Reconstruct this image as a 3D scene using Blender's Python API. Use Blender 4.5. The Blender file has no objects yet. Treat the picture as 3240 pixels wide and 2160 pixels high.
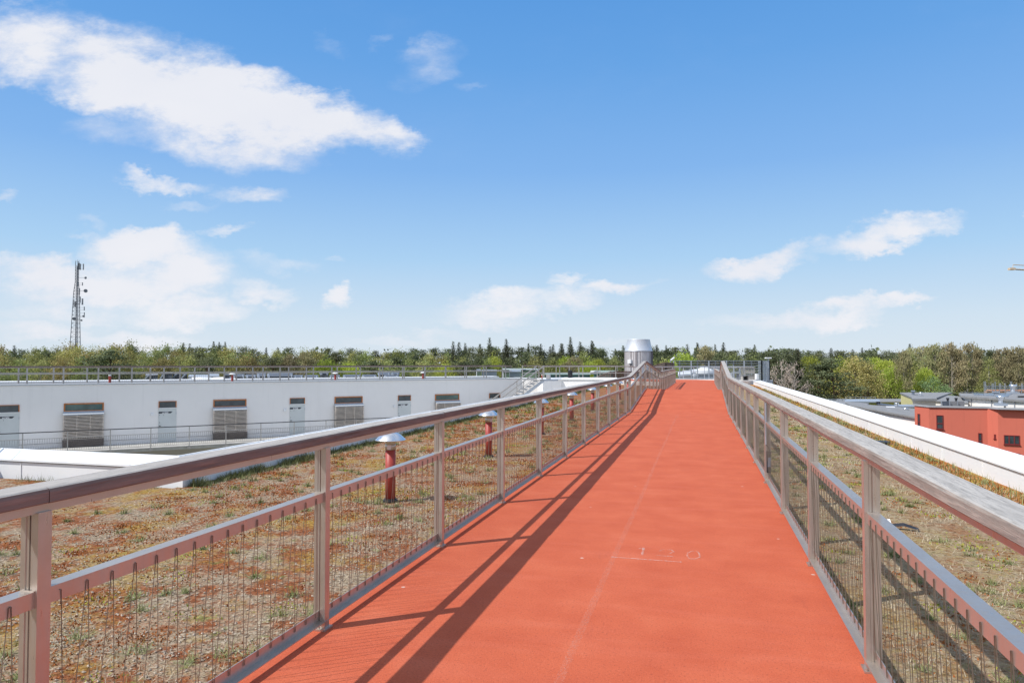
import bpy, bmesh, math, random
import numpy as np
from mathutils import Vector, Matrix
R_ = math.radians
scene = bpy.context.scene
COL = scene.collection

# ---------------------------------------------------------------- camera
EYE = 1.55
YAW = R_(15.4)
FPX = 2160.0
PITCH = math.atan(0.0278)
SHY = 9.0
cam = bpy.data.cameras.new('camera')
cam.lens = 24.0; cam.sensor_width = 36.0
cam.clip_end = 6000; cam.clip_start = 0.05
cam.shift_y = SHY/3240.0
camo = bpy.data.objects.new('camera', cam); COL.objects.link(camo)
camo.location = (0, 0, EYE)
camo.rotation_euler = (math.pi/2 + PITCH, 0, YAW)
scene.camera = camo
CR = Vector((math.cos(YAW), math.sin(YAW), 0))
CF = Vector((-math.sin(YAW), math.cos(YAW), 0))

# ---------------------------------------------------------------- sun + sky
L = Vector((0.737, 0.556, -1.06)).normalized()      # direction the light travels
SUN_EL = math.asin(-L.z)
sun = bpy.data.lights.new('sun', 'SUN'); sun.energy = 4.2; sun.angle = R_(0.53); sun.color = (1.0, 0.97, 0.93)
suno = bpy.data.objects.new('sun', sun); COL.objects.link(suno)
suno.rotation_euler = (-L).to_track_quat('Z', 'Y').to_euler()
scene.view_settings.view_transform = 'Standard'
scene.view_settings.look = 'None'
scene.view_settings.exposure = 0.12
scene.view_settings.gamma = 1.0

world = bpy.data.worlds.new('World'); scene.world = world; world.use_nodes = True
nt = world.node_tree; nt.nodes.clear()
def N(t, **k):
    n = nt.nodes.new(t)
    for a, b in k.items(): setattr(n, a, b)
    return n
def LK(a, b): nt.links.new(a, b)
def wmath(op, a, b=None, c=None, clamp=False):
    n = N('ShaderNodeMath', operation=op); n.use_clamp = clamp
    for i, v in enumerate((a, b, c)):
        if v is None: continue
        if isinstance(v, (int, float)): n.inputs[i].default_value = v
        else: LK(v, n.inputs[i])
    return n.outputs[0]
sky = N('ShaderNodeTexSky', sky_type='NISHITA'); sky.sun_disc = False
sky.sun_elevation = SUN_EL; sky.sun_rotation = math.atan2(-L.x, -L.y)
sky.air_density = 1.0; sky.dust_density = 0.6; sky.ozone_density = 1.6; sky.altitude = 50
tc = N('ShaderNodeTexCoord')
def dotw(v):
    n = N('ShaderNodeVectorMath', operation='DOT_PRODUCT'); LK(tc.outputs['Generated'], n.inputs[0]); n.inputs[1].default_value = v
    return n.outputs['Value']
dF = wmath('MAXIMUM', dotw(tuple(CF)), 0.02)
uu = wmath('DIVIDE', dotw(tuple(CR)), dF)
vv = wmath('DIVIDE', dotw((0, 0, 1)), dF)
cmb = N('ShaderNodeCombineXYZ'); LK(uu, cmb.inputs[0]); LK(vv, cmb.inputs[1])
UV = cmb.outputs[0]
def noise(scale, detail=6, rough=0.55, vec=None, sc=(1, 1, 1), off=(0, 0, 0)):
    mp = N('ShaderNodeMapping'); LK(vec or UV, mp.inputs[0]); mp.inputs['Scale'].default_value = sc; mp.inputs['Location'].default_value = off
    n = N('ShaderNodeTexNoise'); LK(mp.outputs[0], n.inputs['Vector'])
    n.inputs['Scale'].default_value = scale; n.inputs['Detail'].default_value = detail; n.inputs['Roughness'].default_value = rough
    return n
warp = noise(7, 6, 0.6, sc=(0.75, 1.5, 1))
w1 = N('ShaderNodeVectorMath', operation='SUBTRACT'); LK(warp.outputs['Color'], w1.inputs[0]); w1.inputs[1].default_value = (.5, .5, .5)
w2 = N('ShaderNodeVectorMath', operation='SCALE'); LK(w1.outputs[0], w2.inputs[0]); w2.inputs['Scale'].default_value = 0.10
wb = noise(30, 7, .65, sc=(.8, 1.3, 1)); wb1 = N('ShaderNodeVectorMath', operation='SUBTRACT'); LK(wb.outputs['Color'], wb1.inputs[0]); wb1.inputs[1].default_value = (.5, .5, .5)
wb2 = N('ShaderNodeVectorMath', operation='SCALE'); LK(wb1.outputs[0], wb2.inputs[0]); wb2.inputs['Scale'].default_value = 0.045
wb3 = N('ShaderNodeVectorMath', operation='ADD'); LK(w2.outputs[0], wb3.inputs[0]); LK(wb2.outputs[0], wb3.inputs[1])
w3 = N('ShaderNodeVectorMath', operation='ADD'); LK(UV, w3.inputs[0]); LK(wb3.outputs[0], w3.inputs[1])
WUV = w3.outputs[0]
# cloud banks: direction on the sky given as (x, y) of the 2352 wide view, half sizes, tilt, strength
CL = [(90,105,175,95,8,1.0),(280,165,230,105,14,1.3),(470,225,270,105,14,1.5),(640,255,210,75,14,1.25),(790,275,150,58,16,.85),(520,300,250,75,6,.85),(880,290,85,35,18,.7),(280,300,140,50,0,.45),
      (985,150,95,55,-20,.42),(940,170,60,30,-20,.3),(750,92,48,24,20,.34),(870,95,40,18,0,.25),(1075,205,32,14,0,.2),
      (380,418,110,20,0,.65),(570,438,90,27,4,.85),(520,516,52,14,0,.6),(215,495,45,20,20,.42),(200,530,60,13,0,.45),(450,460,80,14,0,.3),
      (345,570,145,66,0,1.2),(450,625,110,60,0,1.0),(110,625,170,48,0,1.0),(260,650,300,55,0,.85),(420,710,150,34,0,.72),(130,710,160,34,0,.7),(60,765,180,30,0,.75),(330,765,160,24,0,.55),
      (590,672,90,28,6,.6),(640,610,90,24,10,.4),(760,605,30,10,10,.35),(778,685,36,20,0,.7),
      (1190,700,180,36,-10,1.05),(1300,640,45,20,0,.8),(1310,690,90,28,0,.9),(1405,663,66,22,0,.9),(1110,735,110,18,0,.75),(1490,660,50,12,0,.28),
      (1750,608,135,30,-5,1.25),(1810,585,62,34,-10,1.0),(2040,548,170,36,-10,1.15),(2140,520,70,24,-10,.9),
      (1760,738,160,28,-3,1.05),(1900,720,150,26,-6,1.1),(2030,695,120,17,0,.9),(1690,752,80,14,0,.5),
      (940,775,170,18,0,.45),(1440,778,160,12,0,.35),(2352,490,18,10,0,.6),(0,450,25,18,0,.45),(1210,790,90,10,0,.2)]
def px_dir_uv(px, py):
    xc = (px-1620)/FPX; yc = (1080+SHY-py)/FPX
    up = yc*math.cos(PITCH) + math.sin(PITCH); fw = math.cos(PITCH) - yc*math.sin(PITCH)
    return xc/fw, up/fw
acc = None
for (cx, cy, rx, ry, rot, st) in CL:
    k = 3240/2352
    u0, v0 = px_dir_uv(cx*k, cy*k)
    mp = N('ShaderNodeMapping', vector_type='TEXTURE'); LK(WUV, mp.inputs[0])
    mp.inputs['Location'].default_value = (u0, v0, 0)
    mp.inputs['Rotation'].default_value = (0, 0, R_(-rot))
    mp.inputs['Scale'].default_value = (rx*k/FPX*1.25, ry*k/FPX*1.25, 1)
    ln = N('ShaderNodeVectorMath', operation='DOT_PRODUCT'); LK(mp.outputs[0], ln.inputs[0]); LK(mp.outputs[0], ln.inputs[1])
    g = wmath('MULTIPLY', wmath('SUBTRACT', 1.0, ln.outputs['Value'], clamp=True), st)
    acc = g if acc is None else wmath('SMOOTH_MAX', acc, g, 0.10)
n1 = noise(11, 12, 0.68, sc=(0.8, 1.5, 1)); n2 = noise(3.2, 4, 0.5, sc=(0.8, 1.6, 1), off=(3, 1, 0))
nz = wmath('ADD', wmath('MULTIPLY', wmath('SUBTRACT', n1.outputs['Fac'], .5), 1.9), wmath('MULTIPLY', wmath('SUBTRACT', n2.outputs['Fac'], .5), .7))
n3 = noise(4.6, 9, 0.6, sc=(0.7, 1.5, 1), off=(7, 2, 0))
thin = N('ShaderNodeMapRange'); LK(n3.outputs['Fac'], thin.inputs[0]); thin.inputs[1].default_value = .32; thin.inputs[2].default_value = .62; thin.inputs[3].default_value = .45; thin.inputs[4].default_value = 1.2
acc = wmath('MULTIPLY', acc, thin.outputs[0])
dens = wmath('ADD', acc, wmath('MULTIPLY', nz, wmath('MULTIPLY', acc, 1.3, clamp=True)))
mr = N('ShaderNodeMapRange', interpolation_type='SMOOTHSTEP'); LK(dens, mr.inputs['Value'])
mr.inputs['From Min'].default_value = 0.06; mr.inputs['From Max'].default_value = .95
mr.inputs['To Min'].default_value = 0.0; mr.inputs['To Max'].default_value = 0.97
front = N('ShaderNodeMapRange'); LK(dotw(tuple(CF)), front.inputs[0]); front.inputs[1].default_value = 0.1; front.inputs[2].default_value = 0.3
zen = N('ShaderNodeMapRange'); LK(dotw((0,0,1)), zen.inputs[0]); zen.inputs[1].default_value = 0.62; zen.inputs[2].default_value = 0.52
fr = wmath('MULTIPLY', front.outputs[0], zen.outputs[0])
nb_ = noise(2.6, 6, .6, vec=tc.outputs['Generated'], sc=(1, 1, 1.8))      # unseen broken cloud added over the rest of the sky for whiter ambient light
bk = N('ShaderNodeMapRange'); LK(nb_.outputs['Fac'], bk.inputs[0]); bk.inputs[1].default_value = .40; bk.inputs[2].default_value = .58; bk.inputs[4].default_value = .9
bk2 = wmath('MULTIPLY', bk.outputs[0], wmath('SUBTRACT', 1.0, fr))
cmask = wmath('ADD', wmath('MULTIPLY', mr.outputs[0], fr), bk2, clamp=True)
# sky tint: lift the clear blue a little the way the photograph is developed
rz = N('ShaderNodeSeparateXYZ'); LK(tc.outputs['Generated'], rz.inputs[0])
rp = N('ShaderNodeValToRGB'); LK(rz.outputs[2], rp.inputs[0]); e = rp.color_ramp.elements
ST = [(0.0, (.54,.60,.66)), (.06, (.475,.572,.665)), (.15, (.31,.485,.68)), (.27, (.175,.355,.65)), (.40, (.105,.285,.60)), (.50, (.076,.245,.565)), (.8, (.10,.25,.52)), (1.0, (.11,.25,.50))]
while len(e) < len(ST): e.new(.5)
for i, (p, c) in enumerate(ST): e[i].position = p; e[i].color = (*c, 1)
up10 = N('ShaderNodeVectorMath', operation='SCALE'); LK(rp.outputs[0], up10.inputs[0]); up10.inputs['Scale'].default_value = 10.0
sc_ = N('ShaderNodeMix', data_type='RGBA'); sc_.inputs['Factor'].default_value = .96; LK(sky.outputs[0], sc_.inputs['A']); LK(up10.outputs[0], sc_.inputs['B'])
ccol = N('ShaderNodeMix', data_type='RGBA'); LK(n2.outputs['Fac'], ccol.inputs['Factor'])
ccol.inputs['A'].default_value = (5.5, 5.75, 6.5, 1); ccol.inputs['B'].default_value = (7.2, 7.15, 7.25, 1)
mx = N('ShaderNodeMix', data_type='RGBA'); LK(cmask, mx.inputs['Factor']); LK(sc_.outputs['Result'], mx.inputs['A']); LK(ccol.outputs['Result'], mx.inputs['B'])
bg = N('ShaderNodeBackground'); LK(mx.outputs['Result'], bg.inputs[0]); bg.inputs[1].default_value = 0.122
wo = N('ShaderNodeOutputWorld'); LK(bg.outputs[0], wo.inputs[0])

# ---------------------------------------------------------------- helpers
def dirpx(px, py):
    u, v = px_dir_uv(px, py)
    return CR*u + CF + Vector((0, 0, v))
def atD(px, py, D): return Vector((0, 0, EYE)) + dirpx(px, py)*D
def atz(px, py, z):
    d = dirpx(px, py); return Vector((0, 0, EYE)) + d*((z-EYE)/d.z)
def cz(Xc, D, z=0.0): p = CR*Xc + CF*D; return Vector((p.x, p.y, z))
def colD(px, D, z=0.0):
    return cz((px-1620)/FPX*D, D, z)
def zpx(py, D): return EYE - (py-1149)/FPX*D       # height of a point seen at row py, depth D

def tag(o, label=None, cat=None, group=None, kind=None):
    if label: o['label'] = label
    if cat: o['category'] = cat
    if group: o['group'] = group
    if kind: o['kind'] = kind
    return o
def thing(name, loc, label, cat, group=None, rz=0):
    o = bpy.data.objects.new(name, None); COL.objects.link(o); o.location = loc; o.rotation_euler = (0, 0, rz)
    o.empty_display_size = .2
    return tag(o, label, cat, group)

class MB:
    def __init__(s): s.v = []; s.f = []; s.m = []
    def add(s, vs, fs, mi=0):
        b = len(s.v); s.v += [tuple(p) for p in vs]
        for f in fs: s.f.append(tuple(b+i for i in f)); s.m.append(mi)
    def box(s, a, b, mi=0):
        x0, y0, z0 = a; x1, y1, z1 = b
        s.add([(x0,y0,z0),(x1,y0,z0),(x1,y1,z0),(x0,y1,z0),(x0,y0,z1),(x1,y0,z1),(x1,y1,z1),(x0,y1,z1)],
              [(0,3,2,1),(4,5,6,7),(0,1,5,4),(1,2,6,5),(2,3,7,6),(3,0,4,7)], mi)
    def obox(s, c, ax, ay, az, hx, hy, hz, mi=0):
        c = Vector(c); P = []
        for sz in (-1, 1):
            for sx, sy in ((-1,-1),(1,-1),(1,1),(-1,1)): P.append(c + ax*hx*sx + ay*hy*sy + az*hz*sz)
        s.add(P, [(0,3,2,1),(4,5,6,7),(0,1,5,4),(1,2,6,5),(2,3,7,6),(3,0,4,7)], mi)
    def bar(s, p0, p1, w, h, mi=0, side=None):
        p0 = Vector(p0); p1 = Vector(p1); d = (p1-p0); ln = d.length; d.normalize()
        up = Vector((0, 0, 1)) if abs(d.z) < .95 else Vector((0, 1, 0))
        sd = side or d.cross(up).normalized(); u2 = sd.cross(d).normalized()
        s.obox((p0+p1)/2, sd, d, u2, w/2, ln/2, h/2, mi)
    def tube(s, p0, p1, r, n=6, r1=None, mi=0, cap=True):
        p0 = Vector(p0); p1 = Vector(p1); d = (p1-p0).normalized(); r1 = r if r1 is None else r1
        a = d.orthogonal().normalized(); b = d.cross(a)
        P = []
        for p, rr in ((p0, r), (p1, r1)):
            for i in range(n):
                t = 2*math.pi*i/n; P.append(p + a*math.cos(t)*rr + b*math.sin(t)*rr)
        F = [(i, (i+1) % n, n+(i+1) % n, n+i) for i in range(n)]
        if cap: F += [tuple(range(n-1, -1, -1)), tuple(range(n, 2*n))]
        s.add(P, F, mi)
    def lathe(s, c, prof, n=24, mi=0):
        c = Vector(c); P = []
        for r, z in prof:
            for i in range(n):
                t = 2*math.pi*i/n; P.append(c + Vector((r*math.cos(t), r*math.sin(t), z)))
        F = []
        for k in range(len(prof)-1):
            for i in range(n):
                j = (i+1) % n; F.append((k*n+i, k*n+j, (k+1)*n+j, (k+1)*n+i))
        F.append(tuple(range((len(prof)-1)*n, len(prof)*n))); F.append(tuple(range(n-1, -1, -1)))
        s.add(P, F, mi)
    def prism(s, poly, z0, z1, mi=0, top=None):
        n = len(poly); P = [(p[0], p[1], z0) for p in poly] + [(p[0], p[1], z1) for p in poly]
        F = [(i, (i+1) % n, n+(i+1) % n, n+i) for i in range(n)]
        s.add(P, F, mi); b = len(s.v)-2*n
        s.f.append(tuple(b+i for i in range(n-1, -1, -1))); s.m.append(mi)
        s.f.append(tuple(b+n+i for i in range(n))); s.m.append(mi if top is None else top)
    def sweep(s, prof, pts, side=Vector((1, 0, 0)), up=Vector((0, 0, 1)), mi=0, closed=True):
        """prof: (x,z) offsets swept along pts"""
        n = len(prof); P = []
        for p in pts:
            p = Vector(p)
            for x, z in prof: P.append(p + side*x + up*z)
        F = []
        for k in range(len(pts)-1):
            for i in range(n if closed else n-1):
                j = (i+1) % n; F.append((k*n+i, (k+1)*n+i, (k+1)*n+j, k*n+j))
        if closed: F += [tuple(range(n)), tuple(range(len(P)-1, len(P)-n-1, -1))]
        s.add(P, F, mi)
    def build(s, name, mats, parent=None, smooth=False, bevel=0, local=False, fixn=True):
        off = Vector((0, 0, 0))
        if parent is not None and not local:
            o_ = parent
            while o_ is not None: off += o_.location; o_ = o_.parent
        me = bpy.data.meshes.new(name)
        me.from_pydata([(x-off.x, y-off.y, z-off.z) for x, y, z in s.v], [], s.f)
        if not isinstance(mats, (list, tuple)): mats = [mats]
        for m in mats: me.materials.append(m)
        me.polygons.foreach_set('material_index', s.m)
        if smooth: me.polygons.foreach_set('use_smooth', [True]*len(me.polygons))
        me.update()
        if fixn:
            bm = bmesh.new(); bm.from_mesh(me); bmesh.ops.recalc_face_normals(bm, faces=bm.faces); bm.to_mesh(me); bm.free()
        o = bpy.data.objects.new(name, me); COL.objects.link(o)
        if parent is not None: o.parent = parent
        if bevel:
            b = o.modifiers.new('bevel', 'BEVEL'); b.width = bevel; b.segments = 2; b.limit_method = 'ANGLE'
        return o
def copy_tree(o, parent=None):
    c = o.copy(); COL.objects.link(c)
    if parent is not None: c.parent = parent
    for ch in list(o.children): copy_tree(ch, c)
    return c

# ---------------------------------------------------------------- materials
class Mat:
    def __init__(s, name):
        s.m = bpy.data.materials.new(name); s.m.use_nodes = True; s.t = s.m.node_tree; s.b = s.t.nodes['Principled BSDF']
        s.tc = None
    def n(s, t, **k):
        x = s.t.nodes.new(t)
        for a, b in k.items(): setattr(x, a, b)
        return x
    def l(s, a, b): s.t.links.new(a, b)
    def coord(s, sc=(1, 1, 1), kind='Object', rot=(0, 0, 0)):
        if kind == 'World':
            g = s.n('ShaderNodeNewGeometry'); o = g.outputs['Position']
        else:
            if s.tc is None: s.tc = s.n('ShaderNodeTexCoord')
            o = s.tc.outputs[kind]
        mp = s.n('ShaderNodeMapping'); s.l(o, mp.inputs[0]); mp.inputs['Scale'].default_value = sc; mp.inputs['Rotation'].default_value = rot
        return mp.outputs[0]
    def noise(s, v, scale, detail=4, rough=.55):
        x = s.n('ShaderNodeTexNoise'); s.l(v, x.inputs['Vector']); x.inputs['Scale'].default_value = scale
        x.inputs['Detail'].default_value = detail; x.inputs['Roughness'].default_value = rough; return x.outputs['Fac']
    def ramp(s, f, stops, interp='LINEAR'):
        r = s.n('ShaderNodeValToRGB'); s.l(f, r.inputs[0]); e = r.color_ramp.elements; r.color_ramp.interpolation = interp
        while len(e) < len(stops): e.new(.5)
        for i, (p, c) in enumerate(stops): e[i].position = p; e[i].color = (c[0], c[1], c[2], 1) if not isinstance(c, (int, float)) else (c, c, c, 1)
        return r.outputs[0]
    def mix(s, f, a, b, mode='MIX'):
        x = s.n('ShaderNodeMix', data_type='RGBA', blend_type=mode)
        for inp, v in (('Factor', f), ('A', a), ('B', b)):
            if isinstance(v, (int, float)): x.inputs[inp].default_value = v if inp == 'Factor' else (v, v, v, 1)
            elif isinstance(v, tuple): x.inputs[inp].default_value = (*v, 1)
            else: s.l(v, x.inputs[inp])
        return x.outputs['Result']
    def col(s, c):
        if isinstance(c, tuple): s.b.inputs['Base Color'].default_value = (*c, 1)
        else: s.l(c, s.b.inputs['Base Color'])
        return s
    def rough(s, r, metal=0, spec=None):
        if isinstance(r, (int, float)): s.b.inputs['Roughness'].default_value = r
        else: s.l(r, s.b.inputs['Roughness'])
        s.b.inputs['Metallic'].default_value = metal
        if spec is not None: s.b.inputs['Specular IOR Level'].default_value = spec
        return s
    def bump(s, f, strength=.3, dist=.01):
        b = s.n('ShaderNodeBump'); s.l(f, b.inputs['Height']); b.inputs['Strength'].default_value = strength; b.inputs['Distance'].default_value = dist
        s.l(b.outputs[0], s.b.inputs['Normal']); return s
def simple(name, c, rough=.6, metal=0, var=.12, scale=3, spec=None, kind='World', bump=0):
    m = Mat(name); v = m.coord(kind=kind); f = m.noise(v, scale, 6, .6)
    lo = tuple(x*(1-var) for x in c); hi = tuple(min(1, x*(1+var)) for x in c)
    m.col(m.ramp(f, [(.3, lo), (.7, hi)])).rough(rough, metal, spec)
    if bump: m.bump(m.noise(v, scale*14, 4, .6), bump, .01)
    return m.m

def mk_steel(name='brushed_steel', c=(.56, .50, .445), r=.33):
    m = Mat(name); v = m.coord((1, 1, .12), 'World'); f = m.noise(v, 60, 4, .6); f2 = m.noise(m.coord(kind='World'), 5, 5, .6)
    a = m.ramp(f2, [(.3, tuple(x*.86 for x in c)), (.7, c)])
    m.col(a).rough(m.ramp(f, [(.3, r-.06), (.7, r+.10)]), .72); return m.m
STEEL = mk_steel()
STEEL2 = mk_steel('satin_steel_tube', (.47, .44, .41), .42)
GALV = simple('galvanised_steel', (.42, .45, .49), .45, .7, .15, 4)
WIRE = simple('wire_rope', (.27, .22, .18), .38, .7, .1, 20)

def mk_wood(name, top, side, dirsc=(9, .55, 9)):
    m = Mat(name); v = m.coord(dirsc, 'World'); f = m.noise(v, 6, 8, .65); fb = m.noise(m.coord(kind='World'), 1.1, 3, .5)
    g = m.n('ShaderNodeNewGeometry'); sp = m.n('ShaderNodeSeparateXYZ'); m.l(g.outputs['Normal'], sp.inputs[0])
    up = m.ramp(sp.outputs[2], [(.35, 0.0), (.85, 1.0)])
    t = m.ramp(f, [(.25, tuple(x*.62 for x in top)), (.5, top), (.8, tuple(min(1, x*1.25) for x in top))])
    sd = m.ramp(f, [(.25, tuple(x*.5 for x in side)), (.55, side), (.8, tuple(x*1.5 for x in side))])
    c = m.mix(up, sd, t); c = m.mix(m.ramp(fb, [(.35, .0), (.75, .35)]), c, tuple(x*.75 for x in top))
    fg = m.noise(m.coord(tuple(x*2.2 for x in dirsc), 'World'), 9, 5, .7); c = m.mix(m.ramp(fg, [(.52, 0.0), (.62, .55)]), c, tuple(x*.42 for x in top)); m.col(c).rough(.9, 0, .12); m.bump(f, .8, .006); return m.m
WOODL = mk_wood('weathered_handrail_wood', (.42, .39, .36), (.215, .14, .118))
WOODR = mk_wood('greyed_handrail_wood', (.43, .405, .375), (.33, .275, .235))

def mk_deck():
    m = Mat('red_rubber_granulate'); v = m.coord(kind='World')
    f = m.noise(v, 75, 5, .8); g = m.noise(v, 2.2, 5, .6); h = m.noise(m.coord((.6, 3.5, 1), 'World'), 1.6, 4, .6)
    c = m.ramp(g, [(.3, (.48, .096, .043)), (.55, (.53, .116, .053)), (.75, (.565, .138, .066))])
    c = m.mix(m.ramp(h, [(.50, 0.0), (.78, .22)]), c, (.64, .19, .12)); sc = m.noise(m.coord((1.6, .5, 1), 'World'), 1.3, 7, .72); c = m.mix(m.ramp(sc, [(.60, 0.0), (.74, .42)]), c, (.34, .075, .045))
    c = m.mix(m.ramp(f, [(.34, .75), (.46, 0.0)]), c, (.20, .05, .035))
    c = m.mix(m.ramp(f, [(.58, 0.0), (.70, .45)]), c, (.76, .30, .21))
    s_ = m.n('ShaderNodeTexVoronoi'); m.l(v, s_.inputs['Vector']); s_.inputs['Scale'].default_value = 1.7
    c = m.mix(m.ramp(s_.outputs['Distance'], [(.018, .7), (.03, 0.0)]), c, (.62, .52, .45))
    m.col(c).rough(.9, 0, .2); m.bump(m.noise(v, 170, 2, .6), .55, .006); return m.m
DECK = mk_deck()

def mk_plaster(name, c, stain=.12, streak=True):
    m = Mat(name); v = m.coord(kind='World'); f = m.noise(v, .5, 5, .6); s2 = m.noise(m.coord((2.2, 2.2, .10), 'World'), 1.6, 6, .62)
    a = m.ramp(f, [(.3, tuple(x*.95 for x in c)), (.7, c)])
    if streak: a = m.mix(m.ramp(s2, [(.56, 0.0), (.80, stain*1.7)]), a, tuple(x*.60 for x in c))
    m.col(a).rough(.85, 0, .2); m.bump(m.noise(v, 30, 4, .6), .15, .01); return m.m
PLASTER = mk_plaster('white_render', (.87, .84, .805))
PLASTER_B = mk_plaster('beige_render', (.50, .46, .40), .05)
COPING = mk_plaster('white_sheet_metal', (.82, .83, .83), .05)
COPING.node_tree.nodes['Principled BSDF'].inputs['Roughness'].default_value = .5
FLASH = mk_plaster('pale_grey_sheet', (.46, .485, .51), .05)
ROOFG = simple('grey_roof_felt', (.235, .235, .235), .85, 0, .14, 1.2)
ROOFD = simple('dark_seamed_roof', (.10, .115, .14), .6, .2, .2, 2)
ROOFP = simple('pale_blue_roof_sheet', (.34, .38, .43), .55, .2, .1, 1)
CONC = simple('concrete', (.42, .40, .36), .85, 0, .18, 2.5, bump=.1)
CONCL = simple('pale_concrete', (.66, .62, .58), .85, 0, .1, 2.5)
REDP = mk_plaster('red_render', (.63, .165, .110), .25)
ORANGE = simple('orange_oiled_wood', (.46, .155, .035), .5, 0, .2, 6)
DOORW = simple('pale_grey_green_door', (.60, .625, .61), .5, 0, .04, 2)
BLACK = simple('black_paint', (.022, .022, .026), .5, 0, .2, 5)
DARKS = simple('dark_sign', (.05, .055, .065), .5, 0, .1, 5)
WHITEP = simple('white_paint', (.8, .8, .8), .5, 0, .03, 5)
REDPIPE = simple('red_painted_pipe', (.36, .050, .036), .5, 0, .14, 8)
CREAM = simple('cream_plastic', (.58, .50, .36), .5, 0, .08, 8)
LABELW = simple('pink_white_sticker', (.70, .55, .53), .5, 0, .08, 20)
def mk_cap():
    m = Mat('spun_aluminium'); v = m.coord(kind='World'); m.col((.80, .80, .80)).rough(m.ramp(m.noise(v, 14, 4, .6), [(.3, .22), (.7, .36)]), 1.0); return m.m
ALU = mk_cap()
YELLOW = mk_plaster('yellow_render', (.66, .60, .30), .15)
GREENP = simple('green_paint', (.20, .28, .17), .6, 0, .1, 3)
OLIVE = simple('olive_render', (.30, .30, .06), .8, 0, .1, 2)
WFRAME = simple('dark_red_frame', (.17, .02, .02), .5, 0, .1, 5)
PLYW = simple('raw_timber', (.62, .34, .17), .7, 0, .25, 3)
CRANE = simple('orange_crane_paint', (.66, .50, .34), .5, 0, .1, 2)
MASTM = simple('dull_mast_steel', (.19, .20, .22), .6, .4, .3, 1)
DISHM = simple('dish_grey', (.20, .21, .23), .6, 0, .1, 1)
def mk_glass(name='window_glass', c=(.035, .045, .05)):
    m = Mat(name); v = m.coord(kind='World'); f = m.noise(m.coord((1, 1, 1), 'World'), 1.6, 3, .6)
    m.col(m.ramp(f, [(.35, c), (.7, tuple(x*2.0 for x in c))])).rough(.06, 0, .5); return m.m
GLASS = mk_glass()
GLASSG = mk_glass('green_glass', (.05, .085, .075))
def mk_boards(name, c, sc, dark=.4):
    m = Mat(name); f = m.noise(m.coord(sc, 'World'), 4, 6, .6)
    m.col(m.ramp(f, [(.25, tuple(x*dark for x in c)), (.5, c), (.8, tuple(x*1.35 for x in c))])).rough(.85); return m.m
SLAT = mk_boards('silvered_slats', (.66, .58, .50), (1, 1, 6), .7)
SLATD = mk_boards('dark_slats', (.155, .135, .125), (1, 1, 6), .55)
BROWNB = mk_boards('brown_slats', (.11, .085, .07), (6, 6, .5), .6)

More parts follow.
